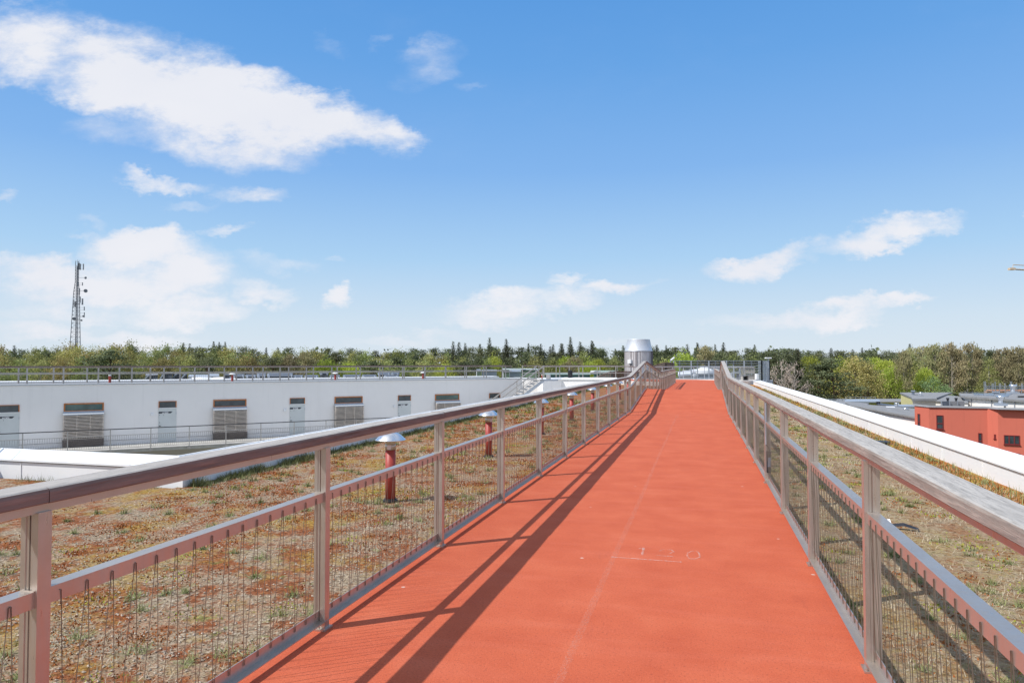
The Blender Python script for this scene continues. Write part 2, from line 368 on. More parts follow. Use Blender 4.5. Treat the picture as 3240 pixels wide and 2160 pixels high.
# ---------------------------------------------------------------- green roof material
def mk_sedum():
    m = Mat('sedum_mat_and_gravel'); v = m.coord(kind='World')
    big = m.noise(v, .55, 5, .62); mid = m.noise(m.coord((1, 1, 1), 'World', (0, 0, .6)), 2.3, 6, .68); mid2 = m.noise(m.coord((1.1, .9, 3), 'World'), 2.1, 8, .74)
    fin = m.noise(v, 26, 5, .72)
    vo = m.n('ShaderNodeTexVoronoi'); m.l(v, vo.inputs['Vector']); vo.inputs['Scale'].default_value = 62
    grav = m.ramp(vo.outputs['Distance'], [(.05, (.48, .38, .26)), (.55, (.34, .25, .16)), (.85, (.10, .065, .04))])
    vcol = m.n('ShaderNodeSeparateColor'); m.l(vo.outputs['Color'], vcol.inputs[0])
    grav = m.mix(m.ramp(vcol.outputs[0], [(.3, 0.0), (.9, .6)]), grav, (.44, .24, .15))
    dry = m.ramp(fin, [(.34, (.13, .085, .05)), (.5, (.34, .26, .175)), (.66, (.58, .48, .36))])
    rust = m.ramp(fin, [(.34, (.13, .032, .010)), (.52, (.27, .070, .018)), (.68, (.46, .17, .05))])
    gold = m.ramp(fin, [(.3, (.16, .09, .015)), (.55, (.42, .27, .05)), (.75, (.55, .40, .12))])
    grn = m.ramp(fin, [(.3, (.07, .08, .02)), (.55, (.22, .24, .07)), (.75, (.38, .38, .15))])
    c = m.mix(m.ramp(mid, [(.46, 0.0), (.54, 1.0)]), grav, dry)
    c = m.mix(m.ramp(mid2, [(.47, 0.0), (.56, .88)]), c, rust)
    c = m.mix(m.ramp(m.noise(v, .9, 8, .75), [(.49, 0.0), (.60, .8)]), c, gold)
    c = m.mix(m.ramp(m.noise(m.coord((1, 1, 2), 'World', (.4, 0, 0)), 5.3, 5, .65), [(.60, 0.0), (.68, .7)]), c, grn)
    # further along the roof the moss takes over from the gravel, and it grows golden along the kerbs
    g = m.n('ShaderNodeNewGeometry'); sp = m.n('ShaderNodeSeparateXYZ'); m.l(g.outputs['Position'], sp.inputs[0])
    far = m.n('ShaderNodeMapRange'); m.l(sp.outputs[1], far.inputs[0]); far.inputs[1].default_value = 6; far.inputs[2].default_value = 26
    mm = m.n('ShaderNodeMath', operation='MULTIPLY'); m.l(far.outputs[0], mm.inputs[0]); m.l(m.ramp(mid, [(.35, .2), (.6, .8)]), mm.inputs[1])
    left = m.n('ShaderNodeMath', operation='LESS_THAN'); m.l(sp.outputs[0], left.inputs[0]); left.inputs[1].default_value = -1.5
    m2 = m.n('ShaderNodeMath', operation='MULTIPLY'); m.l(mm.outputs[0], m2.inputs[0]); m.l(left.outputs[0], m2.inputs[1])
    c = m.mix(m2.outputs[0], c, rust)
    # thin green-brown turf on the right strip
    rt = m.n('ShaderNodeMath', operation='GREATER_THAN'); m.l(sp.outputs[0], rt.inputs[0]); rt.inputs[1].default_value = -.5
    m3 = m.n('ShaderNodeMath', operation='MULTIPLY'); m.l(rt.outputs[0], m3.inputs[0]); m.l(m.ramp(big, [(.4, .45), (.6, .9)]), m3.inputs[1])
    turf = m.ramp(m.noise(v, 9, 7, .75), [(.32, (.12, .06, .03)), (.43, (.27, .15, .06)), (.52, (.40, .31, .20)), (.62, (.30, .24, .08)), (.72, (.55, .47, .38))])
    c = m.mix(m3.outputs[0], c, turf)
    hk = m.n('ShaderNodeMapRange'); m.l(sp.outputs[0], hk.inputs[0]); hk.inputs[1].default_value = 3.0; hk.inputs[2].default_value = 3.9
    c = m.mix(hk.outputs[0], c, m.ramp(m.noise(v, 4, 6, .7), [(.35, (.30, .085, .03)), (.5, (.44, .19, .05)), (.62, (.46, .34, .09))]))
    cr = m.noise(v, 17, 6, .8); c = m.mix(m.ramp(cr, [(.36, .8), (.48, 0.0)]), c, (.055, .035, .018)); c = m.mix(m.ramp(m.noise(v, 33, 4, .7), [(.60, 0.0), (.70, .5)]), c, (.66, .57, .43))  # crevice shade between the plants painted into the colour, then pale flecks
    m.col(c).rough(.95, 0, .1)
    hgt = m.mix(.5, fin, m.noise(v, 7, 5, .7)); m.bump(hgt, 1.0, .05); return m.m
SEDUM = mk_sedum()
GROUND = None
def mk_ground():
    m = Mat('distant_ground'); v = m.coord(kind='World')
    m.col(m.ramp(m.noise(v, .03, 8, .6), [(.35, (.035, .045, .018)), (.55, (.07, .075, .03)), (.7, (.10, .09, .05))])).rough(.95); return m.m
GROUND = mk_ground()
exec_parts = []

# ================================================================ SETTING
ZG = -17.0                       # street level below the roofs
ZR = -0.35                       # green roof level (the red deck is 0)
m = MB(); m.add([(-3000,-600,ZG),(3000,-600,ZG),(3000,5000,ZG),(-3000,5000,ZG)], [(0,1,2,3)])
tag(m.build('ground', GROUND), kind='structure')

# ---- red deck over the roof
def interp(Y, pts):
    for (a, va), (b, vb) in zip(pts, pts[1:]):
        if Y <= b: return va + (vb-va)*max(0, (Y-a))/(b-a)
    return pts[-1][1]
ZP = [(-6,0),(21.6,0),(22.1,.02),(27.9,.485),(28.2,.503),(28.6,.495),(35.4,.03),(36.4,.0),(70,.0)]
XLp = [(-6,-2.15),(28.2,-2.15),(36,-1.99),(58,-1.93)]
XRp = [(-6,.825),(28.2,.85),(36,.98),(58,1.12)]
zd = lambda Y: interp(Y, ZP); xl = lambda Y: interp(Y, XLp); xr = lambda Y: interp(Y, XRp)
YB = [-5,0,10,21.6,22.1,27.9,28.2,28.6,32,35.4,36.4,46,57.8]
m = MB(); n = len(YB); P = []
for Y in YB: P += [(xl(Y)-.06,Y,zd(Y)),(xr(Y)+.06,Y,zd(Y)),(xr(Y)+.06,Y,zd(Y)-.10),(xl(Y)-.06,Y,zd(Y)-.10)]
F = []
for k in range(n-1):
    for i in range(4):
        j = (i+1) % 4; F.append((4*k+i, 4*k+j, 4*k+4+j, 4*k+4+i))
F += [(0,1,2,3),(4*n-4,4*n-3,4*n-2,4*n-1)]
m.add(P, F); tag(m.build('path', DECK), kind='structure')
# steel channel that carries the deck edge
m = MB()
for xs, sg in ((xl, -1), (xr, 1)):
    m.sweep([(-.004,-.02),(.004,-.02),(.004,-.24),(-.004,-.24)], [(xs(Y)+sg*.068, Y, zd(Y)) for Y in YB])
tag(m.build('path_edge', STEEL), kind='structure')

# ---- green roof
def roofpoly(poly, z0, z1, mats): 
    m = MB(); m.prism(poly, z0, z1); return m
GR = [(-11.6,-7),(4.65,-7),(4.65,64.5),(-7.75,62),(-7.75,8.7),(-11.6,8.7)]
m = MB(); m.prism(GR, -1.0, ZR)
tag(m.build('green_roof', SEDUM), kind='structure')

# ---- parapets
def parapet(name, label, inner, outer, zt, closed_ends=True, seams=2.0, mat=COPING, wallm=COPING, cop=.035, ov=.03):
    """inner/outer: polylines (x,y) of equal length, wall between them with a sheet metal coping"""
    t = thing(name, (inner[0][0], inner[0][1], ZR), label, 'parapet wall')
    poly = list(inner) + list(reversed(outer))
    m = MB(); m.prism(poly, ZG, zt-.05)
    # upright folds of the sheet cladding
    for a, b in zip(inner, inner[1:]):
        a = Vector(a); b = Vector(b); d = b-a; ln = d.length; d.normalize()
        nrm = Vector((d.y, -d.x)); mid = (Vector(outer[0])+Vector(outer[1]))/2
        k = seams*.6
        while k < ln and ln < 90:
            p = a + d*k
            for s in (1, -1):
                q = p + nrm*s*.006
                m.tube((q.x, q.y, ZR-.05), (q.x, q.y, zt-.055), .007, 4)
            k += seams
    m.build('wall', wallm, t)
    def off(pl, other, o):
        r = []
        for i, (p, q) in enumerate(zip(pl, other)):
            v = Vector(p)-Vector(q); r.append(tuple(Vector(p)+v.normalized()*o*(1.41 if 0 < i < len(pl)-1 and len(pl) > 2 else 1)))
        return r
    ii = off(inner, outer, ov); oo = off(outer, inner, ov)
    m = MB(); n = len(ii); P = []
    for (a, b) in zip(ii, oo):
        P += [(a[0],a[1],zt-.03),(a[0],a[1],zt),(b[0],b[1],zt+.03),(b[0],b[1],zt-.03)]
    F = []
    for k in range(n-1):
        for i in range(4):
            j = (i+1) % 4; F.append((4*k+i, 4*k+j, 4*k+4+j, 4*k+4+i))
    F += [(0,1,2,3),(4*n-4,4*n-3,4*n-2,4*n-1)]
    m.add(P, F)
    for k in range(1, n-1):
        m.bar((ii[k][0],ii[k][1],zt+.006),(oo[k][0],oo[k][1],zt+.036),.03,.03)
    for k in range(n-1):
        a = Vector(ii[k]); b = Vector(ii[k+1]); c = Vector(oo[k]); d = Vector(oo[k+1]); L_ = (b-a).length; s = 1.0
        while s < L_-.3:
            f = s/L_; p = a.lerp(b, f); q = c.lerp(d, f)
            m.bar((p.x,p.y,zt+.002),(q.x,q.y,zt+.032),.010,.008); s += 2.4
        m.bar((c.x,c.y,zt+.035),(d.x,d.y,zt+.035),.03,.02)
    m.build('coping', mat, t); return t
parapet('parapet_wall', 'long straight white sheet metal parapet right of the deck, running to the wooden frames', [(4.56,-6),(4.56,64.4)], [(5.14,-6),(5.14,64.4)], -.03)
parapet('parapet_wall', 'white sheet metal parapet with a mitred corner left of the deck, grass along its foot',
        [(-7.66,61.5),(-7.66,8.8),(-11.5,8.8),(-11.5,-6)], [(-8.41,61.5),(-8.41,9.55),(-12.25,9.55),(-12.25,-6)], -.04, wallm=COPING, mat=COPING, ov=.035)
# outer wall under the roof edge toward the courtyard is the same block: its body
m = MB(); m.prism([(-11.55,-6.5),(4.6,-6.5),(4.6,64.3),(-7.7,61.6),(-7.7,8.75),(-11.55,8.75)], ZG, -1.02)
tt = m.build('apartment_block', PLASTER); tag(tt, 'white rendered apartment block under the green roof and red deck', 'building')

# ================================================================ RAILINGS
def cprof(w, d, t=.004, slot=.007):
    # open slotted channel seen from -Y
    a = w/2; b = d/2; s = slot/2
    return [(-a,-b),(-a*.45,-b),(-a*.42,-b+.003),(-s,-b+.003),(-s,-b+.010),(s,-b+.010),(s,-b+.003),(a*.42,-b+.003),(a*.45,-b),(a,-b),(a,b),(-a,b)]
def railing(name, label, xs, inner, posts, y0, y1, wood, brk):
    t = thing(name, (xs(3.6), 3.6, 0), label, 'railing')
    for Y in posts:
        m = MB(); x = xs(Y); z = zd(Y)
        m.prism([(x+px, Y+py) for px, py in cprof(.074, .05)], z+.008, z+1.055)
        m.box((x-.05, Y-.045, z+.001), (x+.05, Y+.045, z+.011))
        for sx in (-1, 1): m.tube((x+sx*.038, Y-.033, z+.011), (x+sx*.038, Y-.033, z+.020), .007, 6)
        m.box((x-.028, Y-.03, z+.772), (x+.028, Y-.0245, z+.80))
        m.build('post', STEEL, t)
    path = sorted(set([y0, y1] + [Y for Y in brk if y0 < Y < y1]))
    pts = [(xs(Y), Y, zd(Y)) for Y in path]
    i = inner
    def L(name, prof, mat, dz=0):
        m = MB(); m.sweep([(i*a, b) for a, b in prof], [(p[0], p[1], p[2]+dz) for p in pts]); return m.build(name, mat, t)
    L('top_flat', [(-.028,1.052),(.028,1.052),(.028,1.084),(-.028,1.084)], STEEL)
    L('mid_rail', [(-.034,.796),(.026,.796),(.026,.742),(.021,.742),(.021,.791),(-.034,.791)], STEEL)
    L('bottom_rail', [(.040,.052),(-.002,.052),(-.002,.112),(-.007,.112),(-.007,.047),(.040,.047)], STEEL)
    # timber handrail in lengths butted over the posts
    k = 0; rnd = random.Random(7+int(inner)); joints = [y0] + [Y for q, Y in enumerate(posts) if q % 2 == 1 and Y > y0+.5] + [y1]
    for a, b in zip(joints, joints[1:]):
        yy = [a+.002] + [Y for Y in brk if a < Y < b] + [b-.002]
        # slightly worn outline: subdivide
        ys = []
        for u, v in zip(yy, yy[1:]):
            q = max(1, int((v-u)/.25)); ys += [u+(v-u)*e/q for e in range(q)]
        ys.append(yy[-1]); m = MB(); dz = rnd.uniform(-.0015, .0015); ph = rnd.uniform(0, 9)
        w0, w1, h0, h1 = -.088, .052, 1.084, 1.136
        P = []; nn = 0
        for Y in ys:
            j = .0022*math.sin(Y*3.1+ph)+.0016*math.sin(Y*7.7+ph*2)
            pr = [(w0,h0),(w0,h1-.012),(w0+.004,h1-.004),(w0+.012,h1),(w1-.014+j,h1),(w1-.004+j,h1-.004),(w1+j*.5,h1-.014),(w1,h0+.004),(w1-.004,h0)]
            nn = len(pr)
            P += [(xs(Y)+i*px, Y, zd(Y)+pz+dz+j*.4) for px, pz in pr]
        F = []
        for e in range(len(ys)-1):
            for g in range(nn):
                h = (g+1) % nn; F.append((e*nn+g, (e+1)*nn+g, (e+1)*nn+h, e*nn+h))
        F += [tuple(range(nn)), tuple(range(len(P)-1, len(P)-nn-1, -1))]
        m.add(P, F); o = m.build('handrail', wood, t, smooth=False)
        k += 1
    # wire rope laced through the two angles, one part per bay
    pl = [p for p in posts]
    for a, b in zip(pl, pl[1:]):
        m = MB(); nW = max(4, int(round((b-a)/.112))); p = (b-a-.07)/nW
        for q in range(nW):
            Y = a+.035+p*(q+.3); x = xs(Y)
            ztop = zd(Y)+.775; xx = x+i*.029
            for sgn in (-1, 1):
                Yb = Y + sgn*p*.46
                if Yb < a+.03: continue
                zb = zd(Yb)+.082
                m.tube((xx, Y+sgn*.004, ztop), (x+i*.001, Yb, zb), .0019, 3, cap=False)
            m.tube((x+i*.018, Y, ztop-.002), (xx+i*.001, Y, ztop+.002), .0021, 4)
        m.build('wire_infill', WIRE, t, fixn=False)
    return t
near = [-.08, 1.80] + [3.6+1.87*k for k in range(10)]
BRK = [-3,21.6,22.1,27.9,28.2,28.6,35.4,36.4]
LP = near[:-1] + [20.5,21.8,23.7,25.9,28.2,30.1,32,33.9,35.8] + [37.7+1.87*k for k in range(11)]
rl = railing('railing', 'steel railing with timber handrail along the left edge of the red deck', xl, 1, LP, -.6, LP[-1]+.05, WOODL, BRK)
near = [3.85+1.87*k for k in range(-2, 10)]
RP = near[:-1] + [20.6,21.8,23.7,25.9,28.2,30.1,32,33.9,35.8] + [37.7+1.87*k for k in range(11)]
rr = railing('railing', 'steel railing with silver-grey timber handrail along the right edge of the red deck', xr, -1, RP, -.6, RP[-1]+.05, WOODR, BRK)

# conduit and battery box strapped to a right hand post
t = thing('cable_box', (xr(11.3)-.05, 11.27, .1), 'dark box with a grey conduit strapped to a post of the right railing', 'cable box')
Yc = RP[5]-.045; xc = xr(Yc)
m = MB(); m.tube((xc-.022,Yc,.50),(xc-.022,Yc,1.04),.012,8); m.build('conduit', GALV, t)
m = MB(); m.tube((xc-.022,Yc,.50),(xc+.012,Yc-.01,.46),.005,6); m.tube((xc+.012,Yc-.01,.46),(xc+.02,Yc-.01,.40),.005,6); m.build('cable', BLACK, t)
m = MB(); m.box((xc-.018,Yc-.03,.14),(xc+.034,Yc+.012,.42)); m.build('battery_box', BLACK, t, bevel=.006)
m = MB(); m.box((xc-.006,Yc-.036,.22),(xc+.030,Yc-.031,.34)); m.build('strap', simple('blue_grey_label',(.18,.24,.34),.5,0,.1,20), t)

# ================================================================ VENTS ON THE GREEN ROOF
def make_vent():
    t = thing('roof_vent', (0,0,0), 'v', 'roof vent', 'mushroom capped vent pipes on the green roof')
    m = MB(); m.lathe((0,0,0), [(.10,-.02),(.10,.03),(.082,.035),(.082,.05)], 24); m.build('collar', BLACK, t, local=True, smooth=False)
    m = MB(); m.lathe((0,0,0), [(.069,.03),(.069,.715)], 28); o = m.build('pipe', REDPIPE, t, local=True, smooth=False)
    for p in o.data.polygons: p.use_smooth = len(p.vertices) == 4
    m = MB(); m.lathe((0,0,0), [(.074,.715),(.074,.795),(.070,.797)], 28); o = m.build('clamp_band', STEEL, t, local=True)
    for p in o.data.polygons: p.use_smooth = len(p.vertices) == 4
    m = MB()
    for a in (-1.75,): 
        for k in range(6):
            b = a+k*.12; c = a+(k+1)*.12
            m.add([(.0765*math.cos(b),.0765*math.sin(b),.722),(.0765*math.cos(c),.0765*math.sin(c),.722),(.0765*math.cos(c),.0765*math.sin(c),.785),(.0765*math.cos(b),.0765*math.sin(b),.785)], [(0,1,2,3)])
    m.build('sticker', LABELW, t, local=True)
    m = MB(); m.lathe((0,0,0), [(.069,.795),(.072,.80),(.072,.845)], 28); o = m.build('neck', CREAM, t, local=True, smooth=True)
    m = MB(); m.lathe((0,0,0), [(.205,.842),(.212,.846),(.205,.857),(.178,.880),(.145,.912),(.105,.938),(.06,.955),(.02,.960)], 36); o = m.build('cap', ALU, t, local=True, smooth=True)
    return t
v0 = make_vent()
ords = ['nearest','second','third','fourth','fifth','sixth','seventh','eighth','ninth','tenth']
for i in range(10):
    v = v0 if i == 0 else copy_tree(v0)
    v.location = (-4.13 + random.Random(i).uniform(-.02,.02), 8.65+4.62*i, ZR); v.rotation_euler.z = i*.9
    v['label'] = 'red vent pipe with a silver mushroom cap, %s from the camera in its row' % ords[i]

# ================================================================ FAR WING ACROSS THE COURTYARD
WD = lambda Xc: 38.5 + .576*(Xc+28.3)                 # depth of the long wall at camera-right Xc
wdir = (CR*1 + CF*.576).normalized(); wn = (CR*.576 - CF).normalized()     # wn points at the courtyard
def wallx(px, z):                                      # point of the long wall under image column px
    u = (px-1620)/FPX; D = 54.8/(1-.576*u); return cz(u*D, D, z)
ZW = .30
W0 = cz(-42, WD(-42)); P1 = cz(.69, 55.2); P2 = cz(2.04, 54.9)
B1 = cz(1.4, 59.6); B2 = P1 - wn*4.6; B3 = W0 - wn*4.6
fw = thing('terrace_house_row', (P1.x, P1.y, -3.3), 'long white rendered top storey across the courtyard with doors and slatted window screens', 'building')
m = MB(); m.prism([(p.x,p.y) for p in (W0,P1,P2,B1,B2,B3)], ZG, ZW); m.build('wall', PLASTER, fw)
# sloping sheet coping along the courtyard edge + roof walkway + far edge
def strip(mb, a, b, o0, o1, z0, z1, th=.03, mi=0):
    A0 = a+wn*o0; B0 = b+wn*o0; A1 = a+wn*o1; B1_ = b+wn*o1
    P = [(A0.x,A0.y,z0),(B0.x,B0.y,z0),(B1_.x,B1_.y,z1),(A1.x,A1.y,z1),(A0.x,A0.y,z0-th),(B0.x,B0.y,z0-th),(B1_.x,B1_.y,z1-th),(A1.x,A1.y,z1-th)]
    mb.add(P, [(0,1,2,3),(7,6,5,4),(0,4,5,1),(1,5,6,2),(2,6,7,3),(3,7,4,0)], mi)
m = MB(); strip(m, W0, P1, .05, -.62, ZW+.05, ZW+.055, .06)
A = P1+wn*.05; Bq = P2 - CF*.05
m.add([(A.x,A.y,ZW+.05),(Bq.x,Bq.y,ZW+.05),(Bq.x-wn.x*.6,Bq.y-wn.y*.6,ZW+.055),(A.x-wn.x*.66,A.y-wn.y*.66,ZW+.055),(A.x,A.y,ZW-.01),(Bq.x,Bq.y,ZW-.01)], [(0,1,2,3),(0,4,5,1)])
m.build('coping', FLASH, fw)
m = MB(); strip(m, W0, P1, -.64, -3.6, ZW+.03, ZW+.03, .02); m.build('roof_walkway', ROOFG, fw)
m = MB(); strip(m, W0, P1, -3.6, -4.7, ZW+.13, ZW+.16, .15); m.build('far_coping', COPING, fw)
ZF = -3.32
def wpt(px, out, z, ds=0):
    p = wallx(px, z) + wn*out + wdir*ds; p.z = z; return p
def wbox(mb, px, s0, s1, o0, o1, z0, z1, mi=0):
    c = wallx(px, 0); c = c + wdir*((s0+s1)/2) + wn*((o0+o1)/2); c.z = (z0+z1)/2
    mb.obox(c, wdir, wn, Vector((0,0,1)), abs(s1-s0)/2, abs(o1-o0)/2, abs(z1-z0)/2, mi)
ZU = Vector((0,0,1))
def wtext(txt, px, s, out, z, size, parent):
    cu = bpy.data.curves.new('lettering', 'FONT'); cu.body = txt; cu.size = size; cu.align_x = 'CENTER'; cu.extrude = .002; cu.offset = .004
    tmp = bpy.data.objects.new('lettering', cu); COL.objects.link(tmp)
    bpy.context.view_layer.update()
    me = bpy.data.meshes.new_from_object(tmp.evaluated_get(bpy.context.evaluated_depsgraph_get()))
    bpy.data.objects.remove(tmp)
    p = wallx(px, z) + wdir*s + wn*out
    M = Matrix((( wdir.x, 0, wn.x, p.x), (wdir.y, 0, wn.y, p.y), (0, 1, 0, z), (0,0,0,1)))
    me.transform(M)
    off = Vector((0,0,0)); o_ = parent
    while o_ is not None: off += o_.location; o_ = o_.parent
    me.transform(Matrix.Translation(-off)); me.materials.clear(); me.materials.append(WHITEP)
    me.name = 'lettering'; o = bpy.data.objects.new('lettering', me); COL.objects.link(o); o.parent = parent; return o
for px, code in ((31,'A1502'),(532.5,'A1503'),(942,'B1508'),(1280,'B1509'),(1565,'B1510')):
    # doors and their transoms, set in shallow reveals
    m = MB(); wbox(m, px, -.50, .50, .004, .03, ZF, -1.24); 
    d = m.build('door', DOORW, fw)
    m = MB(); wbox(m, px, -.47, .47, .031, .036, ZF+.05, -1.30); m.build('leaf', DOORW, d)
    m = MB(); wbox(m, px, -.47, -.36, .037, .095, -2.32, -2.29); wbox(m, px, -.45, -.42, .037, .05, -2.12, -2.08); wbox(m, px, -.45,-.42,.037,.05,-1.66,-1.63); wbox(m, px, -.24,-.21,.037,.045,-1.66,-1.63); m.build('handle', BLACK, d)
    m = MB(); wbox(m, px, .475, .50, .031, .045, -1.62, -1.48); wbox(m, px, .475, .50, .031, .045, -2.95, -2.82); m.build('hinge', GALV, d)
    if code != 'B1510':
        m = MB(); c = wallx(px, 0)
        q = [(-.49,-1.43),(.28,-1.43),(.18,-1.545),(-.49,-1.545)]
        P = [(c+wdir*s+wn*o) for o in (.037,.041) for s, z in q]
        P = [(p.x,p.y,q[k%4][1]) for k, p in enumerate(P)]
        m.add(P, [(0,1,2,3),(7,6,5,4),(0,4,5,1),(1,5,6,2),(2,6,7,3),(3,7,4,0)])
        sg = m.build('number_sign', DARKS, d); sg['label'] = 'dark number plate reading %s' % code
        wtext(code, px, -.12, .042, -1.545, .125, sg)
    m = MB()
    for a in ((-.50,-.46,-1.22,-.79),(.455,.50,-1.22,-.79),(-.46,.455,-.825,-.79)): wbox(m, px, a[0], a[1], .002, .045, a[2], a[3])
    w = m.build('window', ORANGE, fw)
    m = MB(); wbox(m, px, -.46, .455, .004, .012, -1.20, -.825); m.build('pane', GLASS, w)
    m = MB(); wbox(m, px, -.50, .50, .012, .06, -1.238, -1.20); m.build('sill', WHITEP, w)
for px, wd, pane in ((269,1.0,GLASSG),(729.5,1.0,GLASS),(1104,1.0,GLASS),(1415,1.0,GLASSG)):
    m = MB(); h = 1.0
    for a in ((-h,-h+.07,-1.26,-.78),(h-.07,h,-1.26,-.78),(-h+.07,h-.07,-.85,-.78),(-h+.07,h-.07,-1.26,-1.21)): wbox(m, px, a[0], a[1], .003, .05, a[2], a[3])
    w = m.build('window', ORANGE, fw)
    m = MB(); wbox(m, px, -h+.07, h-.07, .005, .013, -1.21, -.85); m.build('pane', pane, w)
    m = MB(); c = wallx(px, 0)
    P = []
    for s in (-h-.02, h+.02):
        for o, z in ((.015,-1.235),(.015,-1.27),(.36,-1.46),(.36,-1.415)):
            p = c+wdir*s+wn*o; P.append((p.x,p.y,z))
    m.add(P, [(0,1,2,3),(4,7,6,5),(0,4,5,1),(1,5,6,2),(2,6,7,3),(3,7,4,0)]); m.build('sill', FLASH, w)
    m = MB(); k = 0; z = -1.50
    while z > -2.86:
        wbox(m, px, -h-.02, h+.02, .05, .345, z-.034, z); z -= .083
    for s in (-h+.02, -.33, .33, h-.02): wbox(m, px, s-.012, s+.012, .06, .33, -2.86, -1.46)
    m.build('slatted_screen', SLAT, fw)
    m = MB(); wbox(m, px, -h-.03, h+.03, .03, .40, -2.93, -2.885)
    for q in range(6): wbox(m, px, -h-.03+.01*(q%2), h+.03, .20, .40-.01*(q%2), -2.94-.06*q-.04, -2.94-.06*q)
    m.build('planter_box', SLATD, fw)
for px in (484.5, 903, 1248):
    m = MB(); wbox(m, px, -.085, .085, .0, .08, -1.68, -1.50)
    m.build('wall_light', WHITEP, fw, bevel=.01)
m = MB(); wbox(m, 700, -40, 22, .0, .02, ZF+.26, ZF+.275); m.build('plinth_flashing', DISHM, fw)
# walkway slab in front of the doors
ws = thing('access_gallery', tuple(wpt(700, 1.3, ZF)), 'concrete gallery slab running along the doors above the courtyard', 'walkway')
m = MB(); a = W0; b = cz(.69, 55.2); strip(m, a, b, .0, 2.62, ZF, ZF, .20); m.build('slab', CONC, ws)
m = MB(); strip(m, a, b, 2.62, 2.70, ZF+.012, ZF+.012, .05); m.build('edge_trim', CONCL, ws)
m = MB(); strip(m, a, b, .3, .35, ZF-.22, ZF-.22, 3.0); m.build('lower_wall', PLASTER_B, ws)
gr = thing('gallery_railing', tuple(wpt(700, 2.66, ZF)), 'thin steel railing along the outer edge of the concrete gallery, dark handrail', 'railing')
base = wallx(504, 0)
for k in range(-9, 17):
    p = base + wdir*(2.02*k - .5) + wn*2.74
    m = MB(); m.obox((p.x,p.y,ZF+.45), wdir, wn, ZU, .025, .018, .68); m.obox((p.x-wn.x*.02,p.y-wn.y*.02,ZF-.12), wdir, wn, ZU, .10, .008, .045); m.build('post', STEEL2, gr)
a = base + wdir*(-19) + wn*2.74; b = base + wdir*(32) + wn*2.74
for nm, z, r, mt in (('handrail', 1.15, .026, BLACK), ('mid_rail', .80, .017, STEEL2), ('bottom_rail', .09, .015, STEEL2)):
    m = MB(); m.tube((a.x,a.y,ZF+z),(b.x,b.y,ZF+z), r, 8); m.build(nm, mt, gr)
m = MB()
k = 0.0
while k < 51:
    p = a + wdir*k; q = a + wdir*(k+.055); m.tube((p.x,p.y,ZF+.80),(q.x,q.y,ZF+.09), .004, 3, cap=False)
    p2 = a + wdir*(k+.11); m.tube((p2.x,p2.y,ZF+.80),(q.x,q.y,ZF+.09), .004, 3, cap=False); k += .11
m.build('wire_infill', WIRE, gr, fixn=False)

# roof walkway railings (two parallel rows) on the far wing
def simple_rail(name, label, pts, zb, zt, sp=None, posts=None, mids=(.62,), wood=True, wires=True, mat=STEEL2):
    t = thing(name, (pts[0].x, pts[0].y, zb), label, 'railing')
    seg = [(pts[i], pts[i+1]) for i in range(len(pts)-1)]
    if posts is None:
        posts = []
        for a, b in seg:
            n = max(1, int(round((b-a).length/sp))); posts += [a.lerp(b, i/n) for i in range(n)]
        posts.append(pts[-1])
    for p in posts:
        m = MB(); m.box((p.x-.032,p.y-.032,zb),(p.x+.032,p.y+.032,zt-.05)); m.build('post', mat, t)
    m = MB()
    for a, b in seg: m.bar((a.x,a.y,zt-.065),(b.x,b.y,zt-.065),.05,.035)
    m.build('top_flat', mat, t)
    m = MB()
    for a, b in seg: m.bar((a.x,a.y,zt-.02),(b.x,b.y,zt-.02),.13,.055)
    m.build('handrail', WOODL if wood else mat, t)
    for h in mids:
        m = MB()
        for a, b in seg: m.bar((a.x,a.y,zb+(zt-zb)*h),(b.x,b.y,zb+(zt-zb)*h),.05,.05)
        m.build('mid_rail', mat, t)
    if wires:
        m = MB()
        for a, b in seg:
            d = (b-a); n = int(d.length/.12)
            for i in range(n):
                p = a.lerp(b, i/n); m.tube((p.x,p.y,zb+.05),(p.x,p.y,zb+(zt-zb)*mids[0]),.003,3,cap=False)
        m.build('wire_infill', WIRE, t, fixn=False)
    return t
s0 = wallx(82, 0) - wn*.75; e0 = P1 - wn*.75 - wdir*.4
posts = [s0 + wdir*(1.765*k) for k in range(-5, 40) if (s0+wdir*(1.765*k)-e0).dot(wdir) < 0]
simple_rail('roof_railing', 'front row of the twin railings on the far white roof', [s0-wdir*10, e0], ZW+.04, 1.36, posts=posts, mids=(.57,))
s1 = wallx(75.4, 0) - wn*3.3 ; e1 = P1 - wn*3.3 + wdir*.5
posts = [s1 + wdir*(1.765*k+1.2) for k in range(-6, 40) if (s1+wdir*(1.765*k+1.2)-e1).dot(wdir) < 0]
simple_rail('roof_railing', 'rear row of the twin railings on the far white roof', [s1-wdir*10, e1], ZW+.04, 1.38, posts=posts, mids=(.60,))
# small vents on that roof
for i, px in enumerate((348, 598.5, 747, 1081, 1364.5)):
    if i == 1: continue
    p = wallx(px, 0) - wn*1.6
    D = p.dot(CF); 
    t = thing('small_roof_vent', (p.x, p.y, ZW+.05), 'small red vent pipe on the far white roof, %s from the left' % {0:'first',2:'second',3:'third',4:'fourth'}[i], 'roof vent', 'small red vents between the roof railings')
    m = MB(); m.lathe((0,0,0), [(.075,0),(.075,.42)], 14); m.build('pipe', REDPIPE, t, local=True)
    m = MB(); m.lathe((0,0,0), ([(.08,.42),(.08,.49)] if i == 0 else [(.06,.42),(.06,.46),(.21,.46),(.20,.49),(.08,.55)]), 14); m.build('cap', WHITEP, t, local=True)

